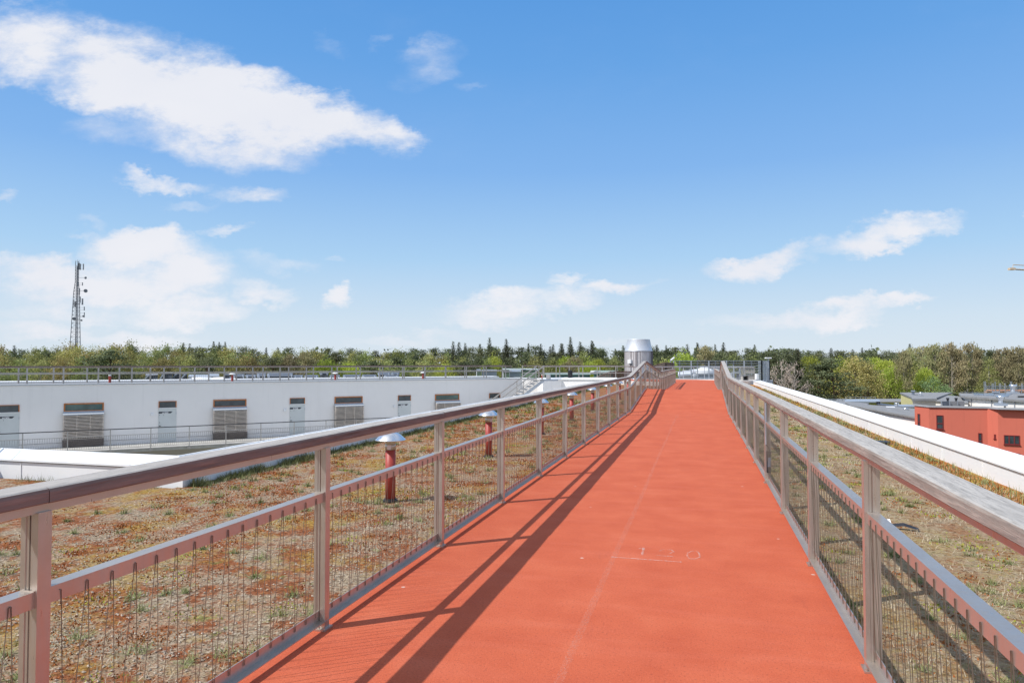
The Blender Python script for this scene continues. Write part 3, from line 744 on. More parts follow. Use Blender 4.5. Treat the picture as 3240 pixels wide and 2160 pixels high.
# ---- end of the courtyard: folded white walls and the plaza block
ZE = .09
Q3 = cz(2.5,61.2); Q4 = cz(2.72,60.4); Q5 = cz(4.5,62.3); Q6 = cz(9.25,61.0)
eb = thing('plaza_block', (Q5.x, Q5.y, ZE), 'folded white rendered walls closing the end of the courtyard beyond the steel stair', 'building')
poly = [Q3,Q4,Q5,Q6,cz(9.6,66),cz(3.0,68),cz(.6,66),cz(.9,61.5)]
m = MB(); m.prism([(p.x,p.y) for p in poly], ZG, ZE); m.build('wall', PLASTER, eb)
m = MB()
pts = [cz(2.48,61.0),cz(2.72,60.33),cz(4.5,62.2),cz(9.3,60.9)]; inn = [cz(2.9,61.6),cz(2.95,61.2),cz(4.5,63.0),cz(9.5,61.6)]
P = []
for a, b in zip(pts, inn): P += [(a.x,a.y,ZE-.02),(a.x,a.y,ZE+.06),(b.x,b.y,ZE+.17),(b.x,b.y,ZE-.0)]
F = []
for k in range(3):
    for i in range(4): F.append((4*k+i,4*k+(i+1)%4,4*k+4+(i+1)%4,4*k+4+i))
m.add(P, F); m.build('coping', COPING, eb)
# red plaza where the deck ends
C_ = [(-2.3,57.6),(1.5,57.6)]
pl = [Vector((-2.3,57.7,0)),Vector((1.6,57.7,0)),cz(18.6,60.3),cz(18.9,62.2),cz(17.5,64.4),cz(15.2,65.4),cz(8,66.2),cz(3.0,66.5),cz(3.2,63.4),cz(9.55,62.6)]
m = MB(); m.prism([(p.x,p.y) for p in pl], -.6, .004); tag(m.build('plaza', DECK), kind='structure')
pl2 = [Vector((-2.5,57.8,0)),cz(18.7,59.9),cz(22.0,61.5),cz(23.9,67.5),cz(3,68.4),cz(.7,66.3),cz(3.0,63.2),cz(9.4,61.3)]
m = MB(); m.prism([(p.x,p.y) for p in pl2], -2.5, -.004); tag(m.build('plaza_rim', CONCL), kind='structure')
m = MB()
rim = [cz(18.9,62.2),cz(17.5,64.4),cz(15.2,65.4),cz(8,66.2),cz(3.0,66.5)]
for a, b in zip(rim, rim[1:]): m.bar((a.x,a.y,.02),(b.x,b.y,.02),.35,.06)
tag(m.build('plaza_kerb', CONCL), kind='structure')
simple_rail('roof_railing', 'front railing on the folded white walls, left of the black litter bin', [colD(1720,61.6),colD(1771,63),colD(1831,62.8),colD(1889.5,62.4),colD(1948,62.1),colD(2006,61.8)], ZE+.12, 1.30,
            posts=[colD(x,d) for x,d in ((1720.7,61.6),(1771,63),(1831.4,62.8),(1889.5,62.4),(1948,62.1),(2006,61.8))], mids=(.42,), wood=False, wires=False)
simple_rail('roof_railing', 'rear railing behind the black litter bin', [colD(1653,62),colD(1953,67.3)], ZE, 1.36,
            posts=[colD(x,62+(x-1653)/300*5.3) for x in (1653,1705,1759.6,1801,1844,1898,1953)], mids=(.46,), wood=True, wires=False)
simple_rail('plaza_railing', 'grey steel railing crossing the end of the red plaza', [colD(1990,66.9),colD(2258,66.9)], .03, 1.24,
            posts=[colD(x,66.9) for x in (1996,2029,2062,2095,2128,2161.6,2194.6,2228.4,2258)], mids=(.58,.06), wood=False, wires=False, mat=GALV)
simple_rail('plaza_railing', 'grey steel railing behind the right deck railing, ending at the wooden fence', [colD(2258,66.9),colD(2385,64.5)], .03, 1.22,
            posts=[colD(x,66.9-(x-2258)/127*2.4) for x in (2290,2322,2355,2385)], mids=(.5,.06), wood=False, wires=False, mat=GALV)
# black bin
p = colD(1804, 62.7, ZE+.1)
t = thing('litter_bin', p, 'black slatted litter bin on the roof terrace behind the railing', 'litter bin')
m = MB(); m.lathe((0,0,0), [(.19,0),(.19,.62)], 16)
for k in range(12):
    a = 2*math.pi*k/12; m.obox((.20*math.cos(a),.20*math.sin(a),.32), Vector((math.cos(a),math.sin(a),0)), Vector((-math.sin(a),math.cos(a),0)), ZU, .012, .03, .30)
m.build('body', BLACK, t, local=True)
m = MB(); m.lathe((0,0,0), [(.17,.62),(.17,.66),(.225,.66),(.22,.71),(.10,.72)], 16); m.build('lid', BLACK, t, local=True)
p = colD(1715.6, 61.9, ZE+.08)
t = thing('small_roof_vent', p, 'small red vent pipe at the head of the steel stair', 'roof vent'); 
m = MB(); m.lathe((0,0,0), [(.075,0),(.075,.32)], 14); m.build('pipe', REDPIPE, t, local=True)
m = MB(); m.lathe((0,0,0), [(.08,.32),(.08,.38)], 14); m.build('cap', WHITEP, t, local=True)

# ---- steel stair from the gallery to the roof
sd = wdir; sn = wn
bot = cz(-2.6, 51.6); zb_ = -3.3; ztp = .27
run = 5.6
st = thing('steel_stair', (bot.x, bot.y, zb_), 'galvanised steel stair climbing from the gallery to the white roof', 'stair')
top = bot + sd*run
ns = 17
for k in range(ns):
    c = bot + sd*(run*(k+.5)/ns) + sn*0; z = zb_ + (ztp-zb_)*(k+1)/ns
    m = MB(); m.obox((c.x, c.y, z-.02), sd, sn, ZU, .15, .48, .02); m.build('tread', CONCL, st)
for s in (-1, 1):
    m = MB(); a = bot+sn*s*.52; b = top+sn*s*.52
    m.bar((a.x,a.y,zb_+.0),(b.x,b.y,ztp-.06),.02,.24); m.build('stringer', GALV, st)
    m = MB(); m.bar((a.x,a.y,zb_+1.08),(b.x,b.y,ztp+1.06),.08,.075); m.build('handrail', STEEL2, st)
    m = MB(); m.bar((a.x,a.y,zb_+.66),(b.x,b.y,ztp+.64),.03,.03); m.build('mid_rail', STEEL2, st)
    m = MB(); m.bar((a.x,a.y,zb_+.22),(b.x,b.y,ztp+.20),.03,.03); m.build('bottom_rail', STEEL2, st)
    for f in (.02,.35,.67,.98):
        p = a.lerp(b, f); z = zb_ + (ztp-zb_)*f
        m = MB(); m.obox((p.x,p.y,z+.52), sd, sn, ZU, .022, .022, .54); m.build('post', STEEL2, st)
m = MB(); a = top; b = top + sd*1.3
m.obox(((a.x+b.x)/2,(a.y+b.y)/2,ztp-.06), sd, sn, ZU, .7, .55, .06); 
m.build('landing', GALV, st)
p = top + sd*.9 - sn*.2
t = thing('metal_cabinet', (p.x,p.y,ztp), 'grey metal cabinet at the head of the steel stair', 'cabinet')
m = MB(); m.box((-.16,-.14,0),(.16,.14,.40)); m.build('body', GALV, t, local=True, bevel=.01)
m = MB(); m.box((-.14,-.155,.04),(.14,-.143,.36)); m.build('door', simple('cabinet_door',(.36,.35,.34),.6), t, local=True)

# ================================================================ TERRACE FURNITURE BEYOND THE DECK
def mk_tmat(i, c): return mk_boards('turret_board', c, (7, 7, .6), .75)
TB = [mk_tmat(0, (.38, .35, .355)), mk_tmat(1, (.60, .57, .57)), mk_tmat(2, (.15, .13, .14)), mk_tmat(3, (.27, .245, .25))]
p = colD(2020.5, 75, -.66)
tr = thing('stair_turret', p, 'round turret clad in grey vertical boards with a tapering silver metal hood', 'turret')
m = MB(); rnd = random.Random(4); nb = 74; Rr = 1.49
m.lathe((0,0,0), [(1.44,0),(1.44,3.50)], 48, 2)
for k in range(nb):
    a = 2*math.pi*k/nb; pr = rnd.choice((0,.012,.03,.045)); w = math.pi*Rr/nb*.84
    ra = Vector((math.cos(a), math.sin(a), 0)); tg = Vector((-ra.y, ra.x, 0)); c = ra*(Rr-.01+pr/2)
    m.obox((c.x,c.y,1.76), ra, tg, ZU, .02+pr/2, w, 1.75, rnd.choice((0,0,1,1,2,3,3)))
m.build('cladding', TB, tr, local=True)
m = MB(); m.lathe((0,0,0), [(1.545,3.49),(1.545,3.52)], 64); m.build('drip_edge', DISHM, tr, local=True)
HOOD = simple('dull_aluminium_hood', (.66, .68, .71), .5, .55, .06, .8)
m = MB(); m.lathe((0,0,0), [(1.53,3.52),(1.50,3.58),(1.23,4.79),(1.235,4.82),(1.20,4.82),(1.19,4.76)], 64); o = m.build('hood', HOOD, tr, local=True)
for q in o.data.polygons: q.use_smooth = len(q.vertices) == 4
m = MB(); m.obox((-.75,-1.30,2.41), Vector((1,-.55,0)).normalized(), Vector((.55,1,0)).normalized(), ZU, .2, .27, .2); m.build('hatch', WHITEP, tr, local=True)

def slat_fence(name, label, a, b, za, ta, tb, pitch=.16, w=.10, mat=BROWNB, cap=True):
    t = thing(name, (a.x, a.y, za), label, 'fence'); m = MB(); d = b-a; n = max(2, int(d.length/pitch)); dn = d.normalized(); nn = Vector((dn.y,-dn.x,0))
    rnd = random.Random(n)
    for k in range(n+1):
        p = a.lerp(b, k/n); h = ta+(tb-ta)*k/n
        m.obox((p.x,p.y,(za+h)/2), dn, nn, ZU, w/2*rnd.uniform(.8,1.15), .015, (h-za)/2)
    m.build('slats', mat, t)
    m = MB(); q = nn*-.04
    for f in (.18, .82): m.bar((a.x+q.x,a.y+q.y,za+(ta-za)*f),(b.x+q.x,b.y+q.y,za+(tb-za)*f),.045,.07)
    m.build('rails', mat, t)
    if cap:
        m = MB(); m.bar((a.x,a.y,ta+.02),(b.x,b.y,tb+.02),.12,.04); m.build('cap_rail', WOODL, t)
    return t
za = zpx(1196, 65.5)
slat_fence('slatted_fence', 'dark slatted fence rising beside the plaza ramp left of the turret', colD(1884,65.5), colD(1931,65), za-.05, za+.05, zpx(1175,65))
slat_fence('slatted_fence', 'long dark slatted fence with a flat grey cap in front of the turret', colD(1931.5,65), colD(2060,67.5), za-.05, zpx(1175,65), zpx(1175.5,67.5))
slat_fence('slatted_fence', 'brown slatted fence sloping up to the right of the turret', colD(2066,71), colD(2100,70), -.1, zpx(1158.5,71), zpx(1147.5,70), pitch=.15, w=.22)
slat_fence('slatted_fence', 'brown slatted fence panel ending at the first cage post', colD(2100.5,70), colD(2129.5,70), -.1, zpx(1147.5,70), zpx(1148,70), pitch=.15, w=.22)

# wooden play frames at the right end
def post_box(m, px0, px1, py0, py1, D, dd=.05):
    a = colD(px0, D); b = colD(px1, D); dn = (b-a).normalized(); nn = Vector((dn.y,-dn.x,0)); c = (a+b)/2
    z0 = zpx(py1, D); z1 = zpx(py0, D)
    m.obox((c.x,c.y,(z0+z1)/2), dn, nn, ZU, (b-a).length/2, dd, (z1-z0)/2)
GREYW = mk_boards('grey_timber', (.36, .34, .31), (5, 5, .7), .6)
p = colD(2327, 63.5, 0); t = thing('timber_portal', p, 'pale grey timber portal frame standing behind the right deck railing', 'portal frame')
for a in ((2312,2316.5,1177,1204),(2337.5,2342.5,1166,1205)): m = MB(); post_box(m,*a,63.5); m.build('upright', GALV, t)
m = MB(); post_box(m,2316.6,2337.4,1176,1180,63.5); m.build('lintel', GALV, t)
m = MB(); post_box(m,2329.5,2336.5,1181.5,1202,63.6,.02); m.build('door_panel', DISHM, t)
p = colD(2365, 64.2, 0); t = thing('slatted_shelter', p, 'grey timber slatted screen with an angled top at the end of the roof', 'timber screen')
m = MB()
for k, x in enumerate((2362,2367,2372,2377,2382)): post_box(m, x-1.3, x+1.3, 1164, 1175, 64.2, .02)
m.build('upper_slats', GREYW, t)
m = MB(); post_box(m, 2357, 2386, 1175, 1181, 64.2, .025); post_box(m, 2341, 2386.5, 1160.5, 1163.5, 64.2, .08)
m.build('boards', GREYW, t)
m = MB(); rnd = random.Random(3)
for x in range(2370, 2388, 3): post_box(m, x-.9, x+1.3, 1182+rnd.uniform(0,4), 1203, 64.3, .02)
m.build('lower_slats', GREYW, t)
for x in (2341.5, 2357, 2386.5): m = MB(); post_box(m, x-1, x+1, 1163.5, 1204, 64.2, .05); m.build('post', GREYW, t)
m = MB()
for k in range(6): post_box(m, 2345, 2354, 1166+k*3.2, 1167.8+k*3.2, 65, .02)
m.build('cross_slats', GREYW, t)
p = colD(2356, 62.6, 0); t = thing('timber_table', p, 'small grey timber table standing in front of the slatted screen', 'table')
m = MB(); post_box(m, 2344, 2368, 1185.5, 1188, 62.6, .35); m.build('table_top', DISHM, t)
for x in (2347, 2365): m = MB(); post_box(m, x-1, x+1.2, 1188, 1203, 62.6, .25); m.build('leg', GREYW, t)
m = MB(); post_box(m, 2352, 2363, 1190, 1203, 62.9, .1); m.build('panel', BLACK, t)
p = colD(2393, 67, 0); m = MB(); post_box(m, 2389.5, 2396.5, 1182, 1200, 67, .3); tag(m.build('white_block', COPING), 'short white upright block closing the end of the right parapet', 'wall pier')

# sports cage
cg = thing('sports_cage', colD(2131, 78, -.2), 'tall steel ball court cage with horizontal bars and sagging dark net', 'ball court fence')
CA = colD(2131, 78); CB = colD(2410, 78); CC = colD(2434, 88); CDp = colD(2150, 88)
zb0 = -.65; zt0 = zpx(1141, 78)
def cage_side(a, b, n):
    for k in range(n):
        p = a.lerp(b, k/(n-1)); m = MB(); m.box((p.x-.07,p.y-.07,zb0),(p.x+.07,p.y+.07,zt0+.03)); m.build('post', GALV, cg)
    m = MB()
    for k in range(9):
        z = zb0+.1+(zt0-zb0-.1)*k/8; m.bar((a.x,a.y,z),(b.x,b.y,z),.035,.04)
    m.build('rails', GALV, cg)
for xs_ in ((CA, CB, 6), (CB, CC, 4), (CDp, CC, 6)): cage_side(*xs_)
def mk_net(name, c, a):
    m = Mat(name); tr_ = m.n('ShaderNodeBsdfTransparent'); mxs = m.n('ShaderNodeMixShader'); m.col(c); m.rough(.8)
    out = m.t.nodes['Material Output']; mxs.inputs[0].default_value = a; m.l(tr_.outputs[0], mxs.inputs[1]); m.l(m.b.outputs[0], mxs.inputs[2]); m.l(mxs.outputs[0], out.inputs[0]); return m.m
NET = mk_net('fine_dark_net', (.05,.06,.07), .72); NETB = mk_net('fine_blue_net', (.55,.60,.65), .55)
m = MB(); Pn = []; nx = 40
for i in range(nx+1):
    f = i/nx; p = CA.lerp(CC, f) ; p = CA.lerp(CB, f)*(.75)+CDp.lerp(CC, f)*.25
    sag = .25+.75*abs(math.sin(f*math.pi*3.1+.4)); Pn += [(p.x,p.y,zt0-.02),(p.x+.3,p.y+1.6,zt0-1.15*sag)]
m.add(Pn, [(2*i,2*i+2,2*i+3,2*i+1) for i in range(nx)]); m.build('roof_net', NET, cg, fixn=False)
m = MB(); m.add([(CB.x,CB.y,zb0),(CC.x,CC.y,zb0),(CC.x,CC.y,zt0),(CB.x,CB.y,zt0)], [(0,1,2,3)])
q0 = colD(2398,78.1); q1 = colD(2410,78.1); m.add([(q0.x,q0.y,zb0),(q1.x,q1.y,zb0),(q1.x,q1.y,zt0),(q0.x,q0.y,zt0)], [(0,1,2,3)])
m.build('side_net', NETB, cg, fixn=False)
slab = MB(); pp = [colD(1960,72),colD(2441,72.5),colD(2445,92),colD(2100,92)]; slab.prism([(q.x,q.y) for q in pp], ZG, -.66)
tag(slab.build('sports_roof', ROOFG), 'grey roofed block carrying the ball court beyond the plaza', 'building')
def flood(px, py, D, zb, label, tilt):
    p = colD(px, D, zb); t = thing('floodlight', p, label, 'floodlight'); zt = zpx(py, D)
    m = MB(); m.tube((0,0,0),(0,0,zt-zb),.06,8); m.build('pole', GALV, t, local=True)
    m = MB(); ax = (CR*math.cos(tilt)+ZU*math.sin(tilt)); m.obox(Vector((0,0,zt-zb+.06))+CR*(.22 if tilt else 0), ax, CF, ax.cross(CF), .34 if not tilt else .27, .2, .07); m.build('lamp_head', WHITEP, t, local=True, bevel=.02)
flood(2430.5, 1134, 79.5, -.65, 'white floodlight on a thin pole at the right corner of the ball court cage', 0)
flood(2121.2, 1137, 77, -.65, 'tilted white floodlight on a pole just left of the ball court cage', .7)

# ================================================================ BUILDINGS BEYOND
def bld(name, label, quad, zt, roof=None, wall=PLASTER, over=.25, th=.18, zr=None, zb=ZG, roofm=ROOFG, extra=None):
    """quad: 4 plan points (front-left, front-right, back-right, back-left); zt/zr give the eaves height at each corner"""
    zr = zr or [zt]*4; c = sum(quad, Vector((0,0,0)))/4
    t = thing(name, (quad[0].x, quad[0].y, zb), label, 'building')
    P = [(q.x,q.y,zb) for q in quad] + [(q.x,q.y,z) for q, z in zip(quad, zr)]
    m = MB(); m.add(P, [(3,2,1,0),(4,5,6,7),(0,1,5,4),(1,2,6,5),(2,3,7,6),(3,0,4,7)]); m.build('wall', wall, t)
    Q = [q+(q-c).normalized()*over for q in quad]
    P = [(q.x,q.y,z+.01) for q, z in zip(Q, zr)] + [(q.x,q.y,z+th) for q, z in zip(Q, zr)]
    m = MB(); m.add(P, [(3,2,1,0),(4,5,6,7),(0,1,5,4),(1,2,6,5),(2,3,7,6),(3,0,4,7)]); r = m.build('roof', roofm, t)
    return t, r
def rect(px0, px1, D, dd, sk=0.0, D1=None):
    D1 = D if D1 is None else D1
    a = colD(px0, D); b = colD(px1, D1); d = (b-a).normalized(); n = ((a+b)/2).normalized(); n.z = 0        # sides run along the street, away from the roof terrace
    n = (n + d*sk)
    return [a, b, b+n*dd, a+n*dd]
def window(t, a, b, z0, z1, out, n, mull=(), frame=WFRAME, pane=GLASS, sill=True):
    """a,b plan points of the opening on the wall, n outward normal"""
    d = (b-a).normalized(); w = (b-a).length; f = .07
    m = MB(); c = (a+b)/2+n*out
    m.obox((a.x+n.x*out+d.x*f/2,a.y+n.y*out+d.y*f/2,(z0+z1)/2), d, n, ZU, f/2, .03, (z1-z0)/2)
    m.obox((b.x+n.x*out-d.x*f/2,b.y+n.y*out-d.y*f/2,(z0+z1)/2), d, n, ZU, f/2, .03, (z1-z0)/2)
    for z in (z0+f/2, z1-f/2): m.obox((c.x,c.y,z), d, n, ZU, w/2-f, .03, f/2)
    for k, v in mull:
        if k == 'v': q = a.lerp(b, v)+n*out; m.obox((q.x,q.y,(z0+z1)/2), d, n, ZU, .05, .028, (z1-z0)/2-f)
        else: m.obox((c.x,c.y,z0+(z1-z0)*v), d, n, ZU, w/2-f, .028, .05)
    wd = m.build('window', frame, t)
    c2 = (a+b)/2+n*(out-.02); m = MB(); m.obox((c2.x,c2.y,(z0+z1)/2), d, n, ZU, w/2-f*.9, .012, (z1-z0)/2-f*.9); m.build('pane', pane, wd)
    if sill:
        c3 = (a+b)/2+n*(out+.05); m = MB(); m.obox((c3.x,c3.y,z0-.03), d, n, ZU, w/2+.05, .06, .025); m.build('sill', frame, wd)
    return wd
# red block
R0 = colD(2891,72.7); R1 = colD(2936,70.2); R2 = colD(3120,68.3); R3 = colD(3153.5,67.3); R4 = colD(3500,63.5)
zr_ = zpx(1287.5, 70.2)
t = thing('red_apartment_block', (R1.x, R1.y, ZG), 'red rendered block with folded facade and grey flat roof beyond the right parapet', 'building')
back = [R4+CF*5, R2+CF*3.2, colD(2950,73.6), colD(2905,74.2)]
poly = [R0,R1,R2,R3,R4]+back
def sloped(pl_, z0, z1, drop, mb):
    n = len(pl_); k0 = 5; zz = [0 if i < k0 else -drop for i in range(n)]
    P = [(q.x,q.y,z0 + (zz[i] if z0 > ZG+1 else 0)) for i, q in enumerate(pl_)] + [(q.x,q.y,z1+zz[i]) for i, q in enumerate(pl_)]
    F = [(i, (i+1) % n, n+(i+1) % n, n+i) for i in range(n)] + [tuple(range(n-1, -1, -1))]
    F += [(n, n+1, n+7), (n+1, n+6, n+7), (n+1, n+2, n+6), (n+2, n+3, n+6), (n+3, n+5, n+6), (n+3, n+4, n+5)]
    mb.add(P, F)
m = MB(); sloped(poly, ZG, zr_, .8, m); m.build('wall', REDP, t)
m = MB(); ov = [q - CF*.12 + CR*(-.10 if i < 2 else 0) for i, q in enumerate(poly)]
ov[3] = ov[3]-CF*.35-CR*.3; ov[4] = ov[4]-CF*.5
sloped(ov, zr_+.005, zr_+.20, .8, m); m.build('roof', simple('mid_grey_roof_edge',(.36,.365,.38),.8,0,.08,1), t)
nrm = lambda a, b: Vector(((b-a).y, -(b-a).x, 0)).normalized()
def onseg(a, b, px):
    ua, ub = [(q.dot(CR)/q.dot(CF)) for q in (a, b)]; u = (px-1620)/FPX
    f = (u*a.dot(CF)-a.dot(CR))/((b-a).dot(CR)-u*(b-a).dot(CF)); return a+(b-a)*f
for a, b, x0, x1, y0, y1, mull in ((R0,R1,2901,2908.5,1308,1349,(('h',.38),)),(R1,R2,2959,2981,1312.5,1356,(('h',.40),)),(R1,R2,3090,3102,1368.5,1404,(('h',.28),)),
        (R2,R3,3141,3146.5,1372.5,1386,()),(R3,R4,3171,3221,1375.5,1404.5,(('v',.33),('v',.66))),(R3,R4,3196,3221.5,1432,1462,(('v',.5),)),(R1,R2,2962,2984,1420,1462,(('h',.4),))):
    A_ = onseg(a,b,x0); B_ = onseg(a,b,x1); D = ((A_+B_)/2).dot(CF)
    window(t, A_, B_, zpx(y1,D), zpx(y0,D), .02, nrm(a,b), mull)
def cowl(px, D, zb, r, h, label, flare=1.45):
    p = colD(px, D, zb); t = thing('roof_cowl', p, label, 'roof fan cowl')
    m = MB(); m.box((-r*1.7,-r*1.7,0),(r*1.7,r*1.7,h*.22)); m.build('plinth', ROOFP, t, local=True)
    m = MB(); m.lathe((0,0,0), [(r*.8,h*.22),(r*.8,h*.5),(r*flare,h*.78),(r*flare,h*.95),(r*flare*.85,h)], 18); o = m.build('cowl', ALU, t, local=True, smooth=True)
    return t
zt_ = zr_+.2
cowl(3163, 69.5, zt_, .27, 1.02, 'flared silver fan cowl on the red block roof, right of the pale grey panels', 1.35)
p = colD(3020, 74, zt_); t = thing('plant_screen', p, 'row of three grey acoustic panels with steel posts on the red block roof', 'plant screen')
zs = zpx(1269, 72) 
for k, (xa, xb) in enumerate(((2979,3001),(3002,3026),(3027,3047.5))):
    m = MB(); post_box(m, xa, xb, 1268.5, 1284.5, 73, .06); m.build('panel', ROOFG if k else ROOFD, t)
for x in (2975.5, 3001.5, 3026.5): m = MB(); post_box(m, x-.7, x+.7, 1267, 1285, 72.8, .05); m.build('post', GALV, t)
for x in (2996, 3022.5):
    tt = thing('black_flue', colD(x, 74.5, zpx(1270,74.5)), 'black roof flue above the grey panels, %s one' % ('left' if x < 3000 else 'right'), 'flue', 'black flues on the roofs')
    m = MB(); post_box(m, x-1.6, x+1.6, 1259, 1284, 74.5, .1); m.build('pipe', BLACK, tt)
    m = MB(); post_box(m, x-2.7, x+2.7, 1258, 1262.5, 74.45, .13); m.build('head', BLACK, tt)

def B(name, label, px0, px1, D, dd, py, py_back=None, D1=None, wall=PLASTER, roofm=ROOFG, sk=0, over=.3, th=.2, pyr=None):
    """flat or mono-pitch block; py: row of the front eaves, pyr: row of the right front eaves, py_back: row of the far edge"""
    q = rect(px0, px1, D, dd, sk, D1); D1 = D1 or D
    z0 = zpx(py, D); z1 = zpx(pyr if pyr else py, D1 if pyr else D)
    Db = q[2].dot(CF); Da = q[3].dot(CF)
    zb1 = zpx(py_back, Db) if py_back else z1; zb0 = zpx(py_back, Da) if py_back else z0
    if py_back: zb1 = zb0
    return bld(name, label, q, 0, zr=[z0, z1, zb1, zb0], wall=wall, roofm=roofm, over=over, th=th)
# grey roofs between the parapet and the red block
q = [colD(2700,79.5), colD(2930,73.2), colD(2960,80), colD(2680,88)]
bld('white_block', 'white walled block with a sloping grey felt roof left of the red block', q, 0, zr=[zpx(1286,79.5), zpx(1331,73.2), zpx(1303,80), zpx(1279,88)], over=.5, th=.2)
q = [colD(2600,92), colD(2729,88), colD(2745,98), colD(2610,100)]
bld('low_grey_roof_block', 'low block with a pale grey roof just above the white parapet', q, 0, zr=[zpx(1276,92), zpx(1288,88), zpx(1279,98), zpx(1268,100)], roofm=ROOFG, wall=OLIVE)
B('olive_walled_block', 'block with a blue grey roof edge over olive green walls', 2672, 2780, 104, 10, 1273, 1266, wall=OLIVE, roofm=ROOFP)
B('grey_roofed_block', 'wide grey felt roof with railings in front of the forest', 2640, 2900, 128, 16, 1273, 1264, roofm=ROOFG, wall=OLIVE)
B('olive_walled_block', 'olive walled block with a pale roof edge touching the red block', 2826, 2892, 96, 8, 1288, 1283, wall=OLIVE, roofm=ROOFP)
B('dark_plant_room', 'dark grey rooftop plant room with two black flues', 2775, 2828, 86, 3, 1279.5, wall=ROOFG, roofm=ROOFD, D1=83, pyr=1286, th=.08, over=.05)
for x in (2773, 2779.5):
    tt = thing('black_flue', colD(x, 87, zpx(1278,87)), 'black roof flue on the dark plant room, %s one' % ('left' if x < 2775 else 'right'), 'flue', 'black flues on the roofs')
    m = MB(); post_box(m, x-1.4, x+1.4, 1271, 1280, 86.5, .1); m.build('pipe', BLACK, tt)
    m = MB(); post_box(m, x-2, x+2, 1270, 1273, 86.4, .12); m.build('head', BLACK, tt)
cowl(2834.5, 90, zpx(1285,90), .22, .45, 'small silver cowl on the olive block beside the plant room', 1.4)
cowl(2862.5, 79, zpx(1304,79), .22, .50, 'silver cowl low on the grey roof left of the red block', 1.4)
t, r = B('roof_hatch', 'white louvred roof hatch on the grey roof', 2806, 2824, 80, 1.0, 1289, wall=ROOFP, roofm=WHITEP, th=.1); t['category'] = 'roof hatch'
t['label'] = 'square roof hatch with a white lid beside the dark plant room'
# yellow block + grey roofs
q = [colD(2848,128), colD(2886,106), colD(2960,110), colD(3008,130)]
bld('yellow_gabled_block', 'pale yellow walled block under a grey mono-pitch roof', q, 0, zr=[zpx(1245.5,128), zpx(1262,106), zpx(1262,110), zpx(1245,130)], wall=YELLOW, over=.4, th=.25)
B('grey_canopy', 'flat roofed grey building with glazed strip behind the red block', 2885, 2958, 100, 6, 1268, 1263, wall=PLASTER_B, roofm=ROOFG, th=.35)
B('grey_roof_wedge', 'grey sheet roof wedge between the yellow block and the solar roof', 2950, 3060, 108, 22, 1270, 1250, wall=PLASTER, roofm=ROOFG, D1=98, pyr=1277)
q = [colD(3052,104), colD(3330,84), colD(3400,100), colD(3035,122)]
t, r = bld('solar_roof_block', 'long white walled block with solar panels lying on its dark roof', q, 0, zr=[zpx(1257.5,104), zpx(1279,84), zpx(1252,100), zpx(1249,122)], over=.6, th=.3)
# solar panels on the slope
def onroof(f, g): 
    a = Vector((q[0].x,q[0].y,zpx(1257.5,104))); b = Vector((q[1].x,q[1].y,zpx(1279,84))); c = Vector((q[2].x,q[2].y,zpx(1252,100))); d = Vector((q[3].x,q[3].y,zpx(1249,122)))
    return (a.lerp(b,f)).lerp(d.lerp(c,f), g)+Vector((0,0,.38))
SOL = simple('solar_glass', (.20,.22,.26), .25, .3, .05, 1)
m = MB(); k = 0
for i in range(7):
    for j in range(4):
        if (i, j) in ((2,3),(2,2),(4,1),(4,2)): continue
        a = onroof(.13+i*.055, .22+j*.15); b = onroof(.13+(i+.96)*.055, .22+j*.15); c = onroof(.13+(i+.96)*.055, .22+(j+.94)*.15); d = onroof(.13+i*.055, .22+(j+.94)*.15)
        up = Vector((0,0,.06)); m.add([a,b,c,d,a+up,b+up,c+up,d+up], [(3,2,1,0),(4,5,6,7),(0,1,5,4),(1,2,6,5),(2,3,7,6),(3,0,4,7)])
m.build('solar_panels', SOL, t)
for x in (3072, 3136, 3209):
    A_ = onseg(q[0], q[1], x); z = zpx(1258+(x-3052)*.078, A_.dot(CF)); nq = nrm(q[0],q[1]); A_ = A_+nq*.08
    m = MB(); m.tube((A_.x,A_.y,ZG),(A_.x,A_.y,z),.06,6); m.build('downpipe', GALV, t)
A_ = onseg(q[0],q[1],3174); B_ = onseg(q[0],q[1],3180); window(t, A_, B_, zpx(1290,94), zpx(1279,94), .02, nrm(q[0],q[1]), frame=ROOFG, sill=False)
cowl(3203, 108, zpx(1246,108), .4, 1.5, 'tall silver cowl behind the solar roof by the scaffold', 1.3)
t, r = B('roof_box', 'x', 3140, 3158, 112, 2, 1241, wall=ROOFP, roofm=ROOFP, th=.05); t['category'] = 'roof box'; t['label'] = 'pale blue plant box on the ridge of the solar roof'
t, r = B('roof_box', 'x', 3218, 3262, 95, 3, 1252, wall=ROOFG, roofm=ROOFG, th=.05); t['category'] = 'roof box'; t['label'] = 'dark grey plant box at the right end of the solar roof'
t, r = B('roof_box', 'x', 2882, 2892, 118, 1.5, 1237.5, wall=ROOFP, roofm=ROOFP, th=.1); t['category'] = 'roof box'; t['label'] = 'small pale box on the ridge of the yellow block'
cowl(2911.5, 116, zpx(1250.5,116), .2, .55, 'small silver cowl on the grey roof of the yellow block', 1.4)
